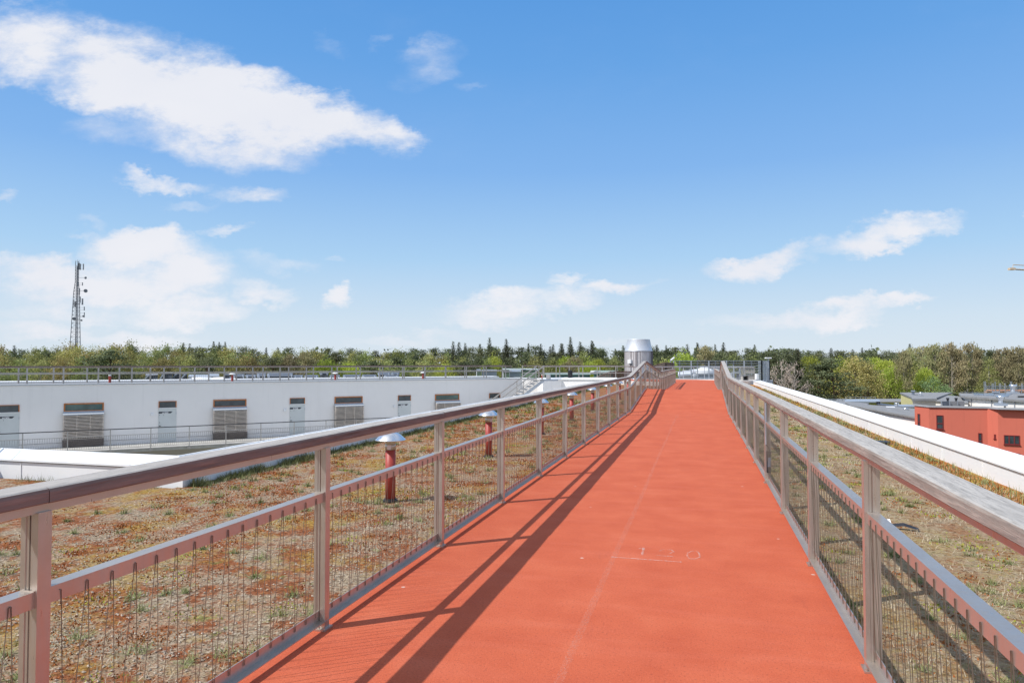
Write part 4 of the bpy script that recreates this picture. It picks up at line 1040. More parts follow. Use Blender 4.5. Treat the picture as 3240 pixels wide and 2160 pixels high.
# scaffold and timber deck of the building site
t = thing('scaffolding', colD(3112,165,-6), 'steel scaffolding around a building site with raw timber decks at the far right', 'scaffolding')
for row, D in ((0,165),(1,171)):
    for k, x in enumerate((3112,3117,3137,3147,3160,3178,3195,3215,3230,3250,3270)):
        if row and k % 2: continue
        m = MB(); p = colD(x+row*4, D); m.tube((p.x,p.y,ZG),(p.x,p.y,zpx(1212 if k%3 else 1206,D)),.09,5); m.build('standard', GALV, t)
    for y in (1221.5,1226,1231.5,1236,1243):
        m = MB(); a = colD(3112,D,zpx(y,D)); b = colD(3275,D,zpx(y,D)); m.tube(a,b,.07,5); m.build('ledger', GALV, t)
m = MB(); a = colD(3116,166,zpx(1238,166)); b = colD(3275,166,zpx(1239,166)); m.bar(a,b,1.0,.5); a = colD(3124,167,zpx(1233,167)); b = colD(3275,167,zpx(1234,167)); m.bar(a,b,1.2,.25); m.build('timber_deck', PLYW, t)
B('site_building', 'white unfinished block inside the scaffolding', 3150, 3300, 172, 12, 1243, roofm=COPING)
def lowrail(label, px0, px1, D, py0, py1, n, rails=2):
    t = thing('roof_guardrail', colD(px0, D, zpx(py1, D)), label, 'guardrail')
    for k in range(n+1):
        p = colD(px0+(px1-px0)*k/n, D); m = MB(); m.tube((p.x,p.y,zpx(py1,D)),(p.x,p.y,zpx(py0,D)),.05,5); m.build('post', GALV, t)
    m = MB()
    for r in range(rails): y = py0+.5+(py1-py0)*.48*r; m.tube(colD(px0,D,zpx(y,D)), colD(px1,D,zpx(y,D)), .035, 5)
    m.build('rails', GALV, t)
lowrail('short grey guardrail just above the parapet, lower of the two on the far roofs', 2618, 2674, 110, 1261, 1270, 5)
lowrail('longer grey guardrail on the wide felt roof in front of the forest', 2674, 2768, 127, 1255, 1267, 6)
lowrail('grey guardrail posts by the forest between yellow block and scaffold', 3036, 3112, 140, 1240, 1252, 4, 1)

# white shed roofs and parked vans beyond the ball court
rnd = random.Random(5)
for i, (x0, x1, y, yb, D) in enumerate(((2146,2185,1191,1182,112),(2160,2200,1186,1176,120),(2180,2217,1181,1172.5,128),(2192,2212,1195,1188,108),(2205,2216,1183,1174,133))):
    B('white_roofed_shed', ['lowest white sheet roof behind the plaza railing, near the left rail','second white sheet roof stepping up behind the plaza railing','highest long white sheet roof beyond the plaza railing','small white roof in the middle gap of the plaza railing','narrow white roof end behind the long white roof'][i],
      x0, x1, D, 9, y, yb, wall=CONC, roofm=COPING, over=.4, th=.3, pyr=y-4, D1=D+2)
def van(px, D, y, w, label):
    p = colD(px, D, zpx(y, D)); t = thing('roof_dome', p, label, 'roof dome', 'white roof domes beyond the plaza')
    m = MB(); m.lathe((0,0,0), [(w,0),(w,.35),(w*.98,.45),(w*.75,.95),(w*.4,1.2),(.1,1.25)], 20); m.build('shell', COPING, t, local=True, smooth=True)
    m = MB(); m.lathe((0,0,0), [(w*1.15,-.25),(w*1.15,.0)], 20); m.build('kerb', DISHM, t, local=True)
van(2231, 110, 1184, 1.5, 'white roof dome seen through the plaza railing left of the right deck railing')
van(2262, 112, 1183, 1.2, 'white roof dome half hidden by the end of the right deck railing')
B('grey_plant_roof', 'low grey block under the white domes beyond the plaza', 2212, 2300, 108, 8, 1186, roofm=DISHM, wall=ROOFP)

# left background: dark roofs, green sheds
data = [(463,500,96,1187,1184,'ROOFD'),(511,546,96,1181,1180,'ROOFD'),(548,574,97,1183,1182,'ROOFD'),(577,593,97,1184,1183,'ROOFD')]
for i, (x0,x1,D,y,yb,_) in enumerate(data):
    t, r = B('rooftop_stair_house', 'dark seamed rooftop stair house, %s from the left beyond the white roof' % ords[i].replace('nearest','first'), x0, x1, D, 3.5, y+ (0 if i else 3), yb, wall=ROOFD, roofm=DISHM, over=.15, th=.12, pyr=y)
    t['group'] = 'dark rooftop stair houses'
    m = MB(); a = colD(x0-1, D-.3, zpx(1198,D)); b = colD(x0+11, D-.3, zpx(y,D)); m.bar(a,b,.5,.16); m.build('side_brace', ROOFP, t)
data = [(598,660,112,1190,1186,ROOFP),(662,694,112,1188,1184,ROOFP),(708,727,98,1185,1184,ROOFD),(735,775,108,1190,1184,ROOFD),(778,812,110,1190,1185,ROOFD),(814,842,110,1189,1181,ROOFD),
        (846,928,108,1189,1181,ROOFD),(930,960,110,1192,1187,ROOFD),(965,1008,110,1192,1187,ROOFD),(1012,1040,97,1179,1178,ROOFD),(1044,1076,108,1191,1187,ROOFD),
        (1086,1140,110,1190,1186,ROOFD),(1146,1192,112,1190,1186,ROOFD),(1196,1236,112,1184,1178.5,ROOFD),(1238,1264,112,1182,1179,ROOFD),(1216,1262,106,1190,1186,ROOFD)]
for i, (x0,x1,D,y,yb,mt) in enumerate(data):
    lab = 'dark seamed low roof beyond the white roof railing, number %s from the left' % (ords+['eleventh','twelfth','thirteenth','fourteenth'])[max(0,i-2)].replace('nearest','first')
    if i < 2: lab = ['pale grey low roof just right of the dark stair houses','smaller pale grey roof right of the white skylight'][i]
    if i == 2: lab = 'small dark box beside a curved hood beyond the white roof'
    t, r = B('low_roofed_building', lab, x0, x1, D, 8 if mt is ROOFD else 5, y+3, yb, wall=ROOFD if mt is ROOFD else COPING, roofm=mt, over=.1, th=.1)
    t['group'] = 'low roofs beyond the white far wing'
    if mt is ROOFD and x1-x0 > 25 and i > 2:
        for s in (x0+2, x0+6, x1-5):
            m = MB(); m.bar(colD(s-2,D+.5,zpx(yb+2,D)), colD(s+1.6,D-.6,zpx(y+6,D)), .10,.10); m.build('roof_batten', ROOFP, t)
p = [ (620,99), (690,99)]
for i,(x,D) in enumerate(p):
    t = thing('skylight', colD(x,D,zpx(1198,D)), 'low white skylight kerb beyond the white roof, %s one' % ('left' if i==0 else 'right'), 'skylight')
    m = MB(); a = colD(x-22,D); b = colD(x+22,D); c = colD(x+13,D+.5); d = colD(x-13,D+.5)
    m.add([(a.x,a.y,zpx(1198,D)),(b.x,b.y,zpx(1198,D)),(c.x,c.y,zpx(1193.5,D)),(d.x,d.y,zpx(1193.5,D)),(a.x+CF.x*4,a.y+CF.y*4,zpx(1198,D)),(b.x+CF.x*4,b.y+CF.y*4,zpx(1198,D)),(c.x+CF.x*3,c.y+CF.y*3,zpx(1193.5,D)),(d.x+CF.x*3,d.y+CF.y*3,zpx(1193.5,D))],
          [(0,1,2,3),(1,5,6,2),(5,4,7,6),(4,0,3,7),(3,2,6,7)]); m.build('kerb', COPING, t)
for i,(x0,x1,D,y,yb,w,r,lab) in enumerate(((1508,1521,92,1173,1171,GREENP,ROOFP,'narrow green gabled shed end beyond the white roof'),
      (1525,1572,94,1175,1172,ROOFP,ROOFP,'grey corrugated shed with white corner boards left of the stair'),
      (1592,1610,92,1178,1177,GREENP,ROOFG,'small green shed wall between two grey sheds'),
      (1612,1648,94,1177,1173,ROOFP,ROOFP,'grey corrugated shed right behind the foot of the stair rails'),
      (1590,1700,104,1171,1168,GREENP,simple('pale_green_roof',(.38,.43,.39),.6),'long pale green roof behind the grey sheds'),
      (1653,1664,92,1172,1171,GREENP,ROOFD,'small green upright hut left of the stair handrails'),
      (1725,1866,96,1186,1182.5,simple('teal_wall',(.06,.13,.11),.7),simple('grey_green_roof',(.28,.36,.32),.6),'long low roof with a teal fascia behind the terrace railings'),
      (1878,1945,92,1182,1175,simple('teal_green_wall',(.10,.20,.15),.7),simple('green_metal_roof',(.30,.37,.31),.6),'green metal roof behind the dark slatted fence'))):
    t, rr_ = B('shed', lab, x0, x1, D, 6, y, yb, wall=w, roofm=r, over=.2, th=.15)
    if w is ROOFP or w is GREENP:
        m = MB(); post_box(m, x0-1, x0+1, y, 1200, D-.1, .05); m.build('corner_board', WHITEP, t)
t = thing('white_gable', colD(1873, 88, zpx(1183,88)), 'small white triangular roof hood behind the terrace railing', 'roof hood')
m = MB(); a,b,c = colD(1864,88),colD(1882.5,88),colD(1869,88)
m.add([(a.x,a.y,zpx(1183,88)),(b.x,b.y,zpx(1183,88)),(c.x+.6,c.y,zpx(1172.5,88)),(c.x,c.y,zpx(1172.5,88))]+[(a.x,a.y+3,zpx(1183,88)),(b.x,b.y+3,zpx(1183,88)),(c.x+.6,c.y+3,zpx(1172.5,88)),(c.x,c.y+3,zpx(1172.5,88))],
      [(0,1,2,3),(7,6,5,4),(0,4,5,1),(1,5,6,2),(2,6,7,3),(3,7,4,0)]); m.build('hood', COPING, t)

# ================================================================ TELECOM MAST
DM = 300.0; s_ = DM/FPX
mp = colD(240, DM, ZG)
mt = thing('telecom_mast', mp, 'tall lattice telecom mast with dishes and panel antennas above the trees', 'telecom mast')
ztop = zpx(826, DM)-ZG; H = ztop
def hw(z): return (1.0-z/H)*2.3+ .62 if z < H*.82 else .62+ (1-z/H)*.2
legs = [(-1,-.6),(1,-.6),(0,1.1)]
for lx, ly in legs:
    m = MB(); zz = [0]+[H*k/14 for k in range(1,15)]
    for a, b in zip(zz, zz[1:]): m.tube((lx*hw(a),ly*hw(a),a),(lx*hw(b),ly*hw(b),b),.17-.005*(a/H*10),5)
    m.build('mast_leg', MASTM, mt, local=True)
m = MB(); z = 0; k = 0
while z < H-1.5:
    st_ = max(1.3, hw(z)*1.15); z2 = z+st_
    for i in range(3):
        a = legs[i]; b = legs[(i+1)%3]
        m.tube((a[0]*hw(z),a[1]*hw(z),z),(b[0]*hw(z2),b[1]*hw(z2),z2),.035,3); m.tube((b[0]*hw(z),b[1]*hw(z),z),(a[0]*hw(z2),a[1]*hw(z2),z2),.035,3)
        m.tube((a[0]*hw(z),a[1]*hw(z),z),(b[0]*hw(z),b[1]*hw(z),z),.06,3)
    z = z2
m.build('bracing', MASTM, mt, local=True)
m = MB(); m.tube((-.15,0,0),(-.15,0,H-2),.16,5); m.tube((.25,.2,0),(.25,.2,H*.8),.14,5); m.tube((.05,-.3,0),(.05,-.3,H*.72),.18,5); m.build('cable_ladder', MASTM, mt, local=True)
kx = DM/FPX
def mz(py): return zpx(py, DM)-ZG
for px, py, r in ((266,878,.55),(267.5,919.5,.78),(232.5,1008,.68),(262,1000,.45),(256,1013,.4)):
    m = MB(); c = CR*((px-240)*kx)+Vector((0,0,mz(py))); ax = (CF*-.8+CR*.35).normalized() if px != 266 else CR
    m.tube(c-ax*.1, c+ax*.28, r, 16, r*.96); m.tube(c-ax*.1, c-ax*.5, r*.5, 8, r*.2); m.tube(c-ax*.3, (c-CR*((px-240)*kx*.8)), .07, 4)
    m.build('dish', DISHM, mt, local=True)
for px, y0, y1, w in ((246,832,853,.26),(249.5,831,852,.16),(252.5,834,853,.22),(262,834,853,.24),(234,952,970,.16),(238.5,953,971,.26),(253,938,958,.30),(261,944,964,.34),(267,970,982,.18),(267.5,988,1004,.16),(245,893,905,.18),(260,893,903,.16),(251,912,930,.2)):
    m = MB(); c = CR*((px-241)*kx)+Vector((0,0,0)); z0 = mz(y1); z1 = mz(y0)
    m.obox((c.x,c.y-.3,(z0+z1)/2), CR, CF, ZU, w/2*1.5, .15, (z1-z0)/2); m.bar((0,0,z0+.3),(c.x,c.y,z0+.3),.07,.07); m.bar((0,0,z1-.3),(c.x,c.y,z1-.3),.07,.07)
    m.build('panel_antenna', DISHM, mt, local=True)
m = MB(); zt = H
m.bar(CR*-.75+ZU*zt, CR*.75+ZU*zt, .1,.1); m.tube(ZU*(zt-2)+CR*.1, ZU*(zt+.9)+CR*.1,.06,4); m.tube(CR*-.7+ZU*zt, CR*-.95+ZU*(zt+.5),.05,4); m.tube(CR*.7+ZU*zt, CR*.8+ZU*(zt+.6),.05,4)
m.build('top_antennas', MASTM, mt, local=True)

# ================================================================ CRANE TIP
Dc = 190.0; kc = Dc/FPX
ct = thing('tower_crane', colD(3900, Dc+60, ZG), 'orange tower crane jib tip entering the sky at the right edge', 'tower crane')
zj = zpx(849.5, Dc); zu = zpx(836.5, Dc)
tip = colD(3203, Dc, zj); root = colD(3900, Dc+60, zj+3); tu = colD(3211.5, Dc, zu); ru = colD(3880, Dc+60, zj+3+2.2)
m = MB(); m.tube(tip, root, .16, 5); o = (CF*.7); m.tube(tip+o, root+o, .14, 5); m.tube(tu, ru, .12, 5)
nJ = 60
for k in range(nJ):
    a = tip.lerp(root, k/nJ); b = tip.lerp(root, (k+1)/nJ); c = tu.lerp(ru, (k+.5)/nJ)
    if k > 3: m.tube(a, c, .06, 3); m.tube(c, b, .06, 3)
    m.tube(a+o, b, .05, 3)
m.tube(tip+CR*.5, tu, .07, 4); m.build('jib', CRANE, ct)
m = MB(); m.obox(tip+CR*.3-ZU*.05, CR, CF, ZU, .75, .5, .3); m.build('jib_head', CRANE, ct)
m = MB(); r2 = Vector((root.x, root.y, 0))
for sx in (-1,1):
    for sy in (-1,1): m.tube((r2.x+sx*.9,r2.y+sy*.9,ZG),(r2.x+sx*.9,r2.y+sy*.9,zj+6),.14,4)
for k in range(28):
    z = ZG+(zj+5-ZG)*k/28; z2 = ZG+(zj+5-ZG)*(k+1)/28
    m.tube((r2.x-.9,r2.y-.9,z),(r2.x+.9,r2.y-.9,z2),.07,3); m.tube((r2.x+.9,r2.y+.9,z),(r2.x-.9,r2.y+.9,z2),.07,3)
m.build('tower', CRANE, ct)

# ================================================================ TREES
def np_mesh(name, V, nper, mat):
    """V: (N*nper,3) separate polygons of nper corners"""
    V = np.asarray(V, dtype=np.float32); N_ = len(V)//nper
    me = bpy.data.meshes.new(name); me.vertices.add(len(V)); me.vertices.foreach_set('co', V.ravel())
    me.loops.add(len(V)); me.loops.foreach_set('vertex_index', np.arange(len(V), dtype=np.int32))
    me.polygons.add(N_); me.polygons.foreach_set('loop_start', np.arange(0, len(V), nper, dtype=np.int32)); 
    me.update(calc_edges=True); me.materials.append(mat); return me
def quads(C, S, rs, el=1.0, updir=None, flat=0.0):
    n = len(C); a = rs.normal(size=(n,3)); 
    if flat: a[:,2] *= (1-flat)
    if updir is not None: a = a*.25 + updir
    a /= np.linalg.norm(a, axis=1)[:,None]+1e-9
    b = rs.normal(size=(n,3)); 
    if flat: b[:,2] *= (1-flat)
    b -= (b*a).sum(1)[:,None]*a; b /= np.linalg.norm(b, axis=1)[:,None]+1e-9
    S = np.asarray(S).reshape(-1,1)*np.ones((n,1)); a = a*S*el*.5; b = b*S*.5
    return np.stack([C-a-b*.6, C+a*.2-b, C+a+b*.3, C-a*.3+b], 1).reshape(-1,3)
def mk_leaf(name, c, c2, hue=.5, tl=.25):
    m = Mat(name); oi = m.n('ShaderNodeObjectInfo'); v = m.coord(kind='Object')
    f = m.noise(v, .45, 4, .7); f2 = m.noise(v, 2.4, 3, .7)
    a = m.mix(m.ramp(f, [(.35, 0.0), (.65, 1.0)]), c, c2)
    a = m.mix(m.ramp(f2, [(.3, .22), (.6, 0.0)]), a, tuple(x*.5 for x in c))
    hs = m.n('ShaderNodeHueSaturation'); m.l(a, hs.inputs['Color'])
    r1 = m.n('ShaderNodeMapRange'); m.l(oi.outputs['Random'], r1.inputs[0]); r1.inputs[3].default_value = .5-.028*hue*2; r1.inputs[4].default_value = .5+.022*hue*2; m.l(r1.outputs[0], hs.inputs['Hue'])
    r2 = m.n('ShaderNodeMath', operation='MULTIPLY'); m.l(oi.outputs['Random'], r2.inputs[0]); r2.inputs[1].default_value = 7.31
    r3 = m.n('ShaderNodeMath', operation='FRACT'); m.l(r2.outputs[0], r3.inputs[0])
    r4 = m.n('ShaderNodeMapRange'); m.l(r3.outputs[0], r4.inputs[0]); r4.inputs[3].default_value = .72; r4.inputs[4].default_value = 1.25; m.l(r4.outputs[0], hs.inputs['Value'])
    m.l(hs.outputs[0], m.b.inputs['Base Color']); m.rough(.75, 0, .15)
    t = m.n('ShaderNodeBsdfTranslucent'); m.l(hs.outputs[0], t.inputs[0]); mx_ = m.n('ShaderNodeMixShader'); mx_.inputs[0].default_value = tl
    m.l(m.b.outputs[0], mx_.inputs[1]); m.l(t.outputs[0], mx_.inputs[2]); m.l(mx_.outputs[0], m.t.nodes['Material Output'].inputs[0]); return m.m
LEAF = dict(
    birch=mk_leaf('birch_foliage', (.27,.31,.085), (.40,.41,.17), .5, .3),
    golden=mk_leaf('golden_oak_foliage', (.37,.335,.11), (.45,.40,.16), .5, .25),
    willow=mk_leaf('bright_willow_foliage', (.38,.44,.06), (.48,.54,.12), .3, .35),
    pine=mk_leaf('pine_foliage', (.11,.135,.065), (.20,.215,.115), .4, .15),
    spruce=mk_leaf('spruce_foliage', (.075,.09,.052), (.13,.14,.08), .4, .12),
    aspen=mk_leaf('sparse_aspen_twigs', (.34,.30,.155), (.40,.38,.19), .5, .2),
    bare=mk_leaf('bare_twigs', (.42,.34,.28), (.50,.42,.36), .3, .1),
    lime=mk_leaf('pale_green_foliage', (.22,.31,.12), (.30,.39,.18), .3, .3))
BARK = dict(birch=simple('birch_bark', (.42,.39,.36), .9, 0, .3, 3), golden=simple('oak_bark', (.13,.10,.075), .9, 0, .3, 3), willow=simple('willow_bark', (.16,.12,.08), .9, 0, .3, 3),
    pine=simple('pine_bark', (.17,.10,.065), .9, 0, .3, 3), spruce=simple('spruce_bark', (.09,.065,.05), .9, 0, .3, 3), aspen=simple('aspen_bark', (.34,.30,.24), .9, 0, .25, 3), bare=simple('pale_bark', (.42,.36,.31), .9, 0, .2, 3))
BARK['lime'] = BARK['golden']
def clumpy(rs, nc, cen, rad, spread, per, size, taper=None, el=1.0, flat=0.0):
    u = rs.normal(size=(nc,3)); u /= np.linalg.norm(u, axis=1)[:,None]
    r = rs.uniform(.45, 1.0, nc)**.6; C = u*r[:,None]*np.array(rad)
    t = (C[:,2]/rad[2]+1)/2
    if taper is not None: f = np.interp(t, taper[0], taper[1]); C[:,:2] *= f[:,None]
    C += np.array(cen); sp = spread*rs.uniform(.6, 1.3, nc)
    P = np.repeat(C, per, 0) + rs.normal(size=(nc*per,3))*np.repeat(sp, per)[:,None]*np.array([1,1,.65 if flat else .8])
    return quads(P, size*rs.uniform(.6, 1.3, len(P)), rs, el, None, flat), C
def make_tree(kind, seed):
    rs = np.random.RandomState(seed); rnd = random.Random(seed); tb = MB(); tr = .19
    def limbs(C, z0, n, r=.05):
        for c in C[rs.permutation(len(C))[:n]]:
            zb = max(z0, c[2]-rnd.uniform(1.5, 4)); mid = Vector((c[0]*.45, c[1]*.45, (zb+c[2])/2+.3))
            tb.tube((0,0,zb), mid, r*1.5, 4, r); tb.tube(mid, Vector(c), r, 3, r*.35)
    if kind == 'birch':
        V, C = clumpy(rs, 75, (0,0,12.2), (2.9,2.9,8.2), .66, 52, .29, ([0,.3,.6,.85,1],[.75,1.1,.95,.6,.2]), 1.0); top = 19; limbs(C, 4, 26)
    elif kind == 'golden':
        V, C = clumpy(rs, 105, (0,0,11.8), (4.4,4.4,8), .78, 52, .31, ([0,.3,.7,1],[.8,1.05,.95,.45])); top = 16; limbs(C, 4, 30, .08)
    elif kind == 'lime':
        V, C = clumpy(rs, 90, (0,0,9.5), (5.0,5.0,6.2), .72, 50, .30, ([0,.4,.8,1],[.9,1.05,.85,.4])); top = 12; limbs(C, 3, 20, .08)
    elif kind == 'willow':
        V, C = clumpy(rs, 95, (0,0,11), (4.4,4.4,8.2), .64, 44, .26, ([0,.35,.75,1],[.7,1.1,.95,.4])); top = 15; limbs(C, 3, 30, .06)
        n = 1500; u = rs.normal(size=(n,3)); u /= np.linalg.norm(u,axis=1)[:,None]; u[:,2] = np.abs(u[:,2])*.9; Cc = u*np.array([4.2,4.2,8.6])*rs.uniform(.75,1,n)[:,None]+np.array([0,0,11])
        d = u*np.array([.5,.5,1.2]); V2 = quads(Cc, np.full(n,.16), rs, 7.0, d); V = np.vstack([V, V2])
    elif kind == 'pine':
        Vs = []; nb = 34; Cs = []
        for i in range(nb):
            z = 8.5 + 12*(i/nb); rr = 3.6*math.sin(math.pi*min(1, .28+.72*(i/nb)))**.8*rnd.uniform(.55,1.1)+.25; a = rnd.uniform(0, 6.28); c = np.array([math.cos(a)*rr, math.sin(a)*rr, z+rnd.uniform(-.5,.5)])
            if i > nb-4: c[:2] *= .3
            Cs.append(c); P = c + rs.normal(size=(120,3))*np.array([.9,.9,.32]); Vs.append(quads(P, .29*rs.uniform(.6,1.2,120), rs, 1.1, None, .3))
            P = c*np.array([.5,.5,1])+np.array([0,0,-.3]) + rs.normal(size=(18,3))*np.array([.7,.7,.3]); Vs.append(quads(P, .36*rs.uniform(.6,1.2,18), rs))
        V = np.vstack(Vs); C = np.array(Cs); top = 20; limbs(C, 6, 26, .06); tr = .24
    elif kind == 'spruce':
        Vs = []; z = 2.0; Hs = 22.0; C = None
        while z < Hs:
            f = 1-(z-1)/(Hs-.6); rad = 6.2*f**.95+.12; nb = max(4, int(6+8*f)); a0 = rnd.uniform(0,6.28)
            for k in range(nb):
                a = a0+6.283*k/nb+rnd.uniform(-.2,.2); L_ = rad*rnd.uniform(.72,1.12); n = max(5, int(L_*11)); t = rs.uniform(.12,1,n)
                P = np.stack([np.cos(a)*t*L_, np.sin(a)*t*L_, z - t*L_*.26 + .14*L_*t*t*t], 1) + rs.normal(size=(n,3))*np.array([.16,.16,.09])
                Vs.append(quads(P, (.44-.16*t)*min(1,.55+f), rs, 1.3, np.array([math.cos(a),math.sin(a),-.25])))
            z += .34+.42*f
        V = np.vstack(Vs); top = 22.2; tr = .2
    else:
        segs = []; leaves = []
        def grow(p, d, L_, r, lv):
            q = p + d*L_; segs.append((p.copy(), q.copy(), r)); 
            if lv == 0: leaves.append(q); return
            n = 3 if lv > 1 else 4; jt = .24 if kind == 'bare' else .36
            for i in range(n):
                nd = (d + Vector((rnd.gauss(0,jt), rnd.gauss(0,jt), rnd.gauss(.12,.16)))).normalized(); grow(p + d*L_*rnd.uniform(.45,1), nd, L_*rnd.uniform(.62,.82), r*.6, lv-1)
        z = 3.0 if kind == 'bare' else 8.5; Ht = 19.5
        while z < Ht-1:
            a = rnd.uniform(0,6.28); f = 1-(z-3)/(Ht-3); up = .75 if kind == 'bare' else 1.15
            d = Vector((math.cos(a), math.sin(a), up)).normalized(); grow(Vector((0,0,z)), d, 1.0+1.9*f**.7, .07, 2); z += .42 if kind == 'bare' else .36
        grow(Vector((0,0,Ht-1)), Vector((0,0,1)), 1.2, .06, 2)
        for p, q, r in segs:
            if r > .05: tb.tube(p, q, r*.9, 3, r*.5, cap=False)
        A = np.array([list((p+q)/2) for p, q, r in segs if r <= .05]); D_ = np.array([list((q-p).normalized()) for p, q, r in segs if r <= .05]); Ls = np.array([(q-p).length for p, q, r in segs if r <= .05])
        n = len(A); b = rs.normal(size=(n,3)); b -= (b*D_).sum(1)[:,None]*D_; b /= np.linalg.norm(b,axis=1)[:,None]; b *= .045; a_ = D_*Ls[:,None]*.55
        V = np.stack([A-a_-b, A-a_+b, A+a_+b*.4, A+a_-b*.4], 1).reshape(-1,3)
        E = np.array([list(p) for p in leaves]); per = 2 if kind == 'bare' else 7; E = np.repeat(E, per, 0)+rs.normal(size=(len(E)*per,3))*.38
        dirs = np.repeat(np.array([[0,0,1.0]]), len(E), 0)
        V = np.vstack([V, quads(E, np.full(len(E), .10 if kind == 'bare' else .17), rs, 6.0 if kind == 'bare' else 3.2, dirs)]); top = Ht; tr = .2
    x = y = 0; z = -.3; r = tr*1.25
    while z < top-.6:
        z2 = min(top-.6, z+2.6); r2 = max(.03, tr*(1-(z2/top))+.03); x2 = x+rnd.uniform(-.12,.12); y2 = y+rnd.uniform(-.12,.12)
        if z2 > top-3: x2 *= .5; y2 *= .5
        tb.tube((x,y,z),(x2,y2,z2), r, 6, r2, cap=False); x, y, z, r = x2, y2, z2, r2
    root = bpy.data.objects.new({'birch':'birch_tree','golden':'oak_tree','willow':'willow_tree','pine':'pine_tree','spruce':'spruce_tree','aspen':'aspen_tree','bare':'bare_tree','lime':'broadleaf_tree'}[kind], None)
    me = np_mesh('crown', V, 4, LEAF[kind]); c = bpy.data.objects.new('crown', me); c.parent = root
    tb_me = tb.build('trunk', BARK[kind], None, fixn=False); COL.objects.unlink(tb_me); tb_me.parent = root
    return root, c, tb_me
PROTO = {k: [make_tree(k, 11*i+hash_) for i in range(n)] for k, n, hash_ in (('birch',4,1),('golden',3,2),('willow',2,3),('pine',5,4),('spruce',4,5),('aspen',3,6),('bare',2,7),('lime',2,8))}
HT = dict(birch=20.6, golden=20, willow=20, pine=21.3, spruce=22.4, aspen=20.3, bare=20.3, lime=15.6)
rnd = random.Random(99)
placed = []
def plant(kind, px, D, pytop, wf=1.0):
    r, c, tk = rnd.choice(PROTO[kind]); z = zpx(pytop, D); h = z-ZG; s = h/HT[kind]
    e = r.copy(); COL.objects.link(e); p = colD(px, D, ZG); e.location = p; e.scale = (s*wf, s*wf, s); e.rotation_euler.z = rnd.uniform(0, 6.28)
    for q in (c, tk): o = q.copy(); COL.objects.link(o); o.parent = e
    e['category'] = 'tree'; placed.append((kind, px, D, e)); return e
def pick(d):
    ks = list(d); return rnd.choices(ks, [d[k] for k in ks])[0]
def mixat(px, row):
    if px < 400: m_ = [dict(golden=7,birch=3), dict(golden=5,birch=5,pine=.5), dict(birch=5,golden=4,pine=.8), dict(birch=5,golden=3,pine=1)]
    elif px < 800: m_ = [dict(birch=6,golden=3,pine=1), dict(birch=6,golden=2,pine=2), dict(birch=5,pine=1.5,golden=3), dict(spruce=1,pine=3,birch=5)]
    elif px < 1450: m_ = [dict(birch=6,pine=2.5,aspen=1.3,willow=1.5), dict(birch=5,pine=3,golden=1), dict(pine=3,birch=5,spruce=.6), dict(spruce=1.6,pine=5,birch=2)]
    elif px < 2080: m_ = [dict(pine=4,birch=3,willow=2,aspen=1), dict(pine=5,birch=3,willow=.8), dict(pine=6,spruce=2,birch=1), dict(spruce=3,pine=5)]
    elif px < 2560: m_ = [dict(willow=2,birch=3,pine=3,golden=1), dict(pine=6,birch=1), dict(pine=6,spruce=1.5), dict(spruce=3.5,pine=5)]
    elif px < 2850: m_ = [dict(golden=2,willow=2,pine=3,birch=2), dict(willow=3,pine=3,birch=2), dict(pine=7,birch=1), dict(spruce=4,pine=6)]
    else: m_ = [dict(aspen=4,birch=3,golden=1,pine=1), dict(aspen=4,birch=3,pine=1.5), dict(pine=3,aspen=3,birch=2), dict(pine=5,spruce=2,aspen=2)]
    return pick(m_[row])
def skyline(px):
    xs_ = [-100,0,60,150,300,420,560,700,850,1000,1150,1300,1450,1650,1850,2080,2300,2500,2700,2850,3000,3150,3300]
    ys_ = [1102,1102,1104,1099,1094,1096,1094,1097,1100,1102,1103,1108,1106,1103,1102,1104,1106,1108,1106,1106,1104,1106,1112]
    return float(np.interp(px, xs_, ys_))
for row, (D, sp, dy, jit) in enumerate(((205,62,24,9),(230,54,13,8),(262,48,5,7),(300,40,0,6))):
    px = -90 + rnd.uniform(0, 40)
    while px < 3330:
        k = mixat(px, row); d = D + rnd.uniform(-9, 9); y = skyline(px) + dy + rnd.uniform(-jit, jit)
        if row > 1 and 1250 < px < 2550: y -= 8
        if row > 1 and px <= 1250: y -= rnd.choice((0, 0, 3, 8))
        if row == 3 and k == 'spruce': y -= rnd.choice((0, 2, 4, 7, 15))
        if row == 3 and px < 1000 and k in ('birch','golden'): y -= 4
        if row == 0 and px > 2300: y += rnd.uniform(0, 22)
        if row == 0 and 2380 < px < 2580: px += 30; continue
        plant(k, px, d, y, rnd.uniform(1.05, 1.4) if k != 'spruce' else rnd.uniform(.9,1.2)); px += sp*rnd.uniform(.75, 1.3)*(1.1 if k in ('golden','willow') else (.8 if k == 'spruce' else 1))
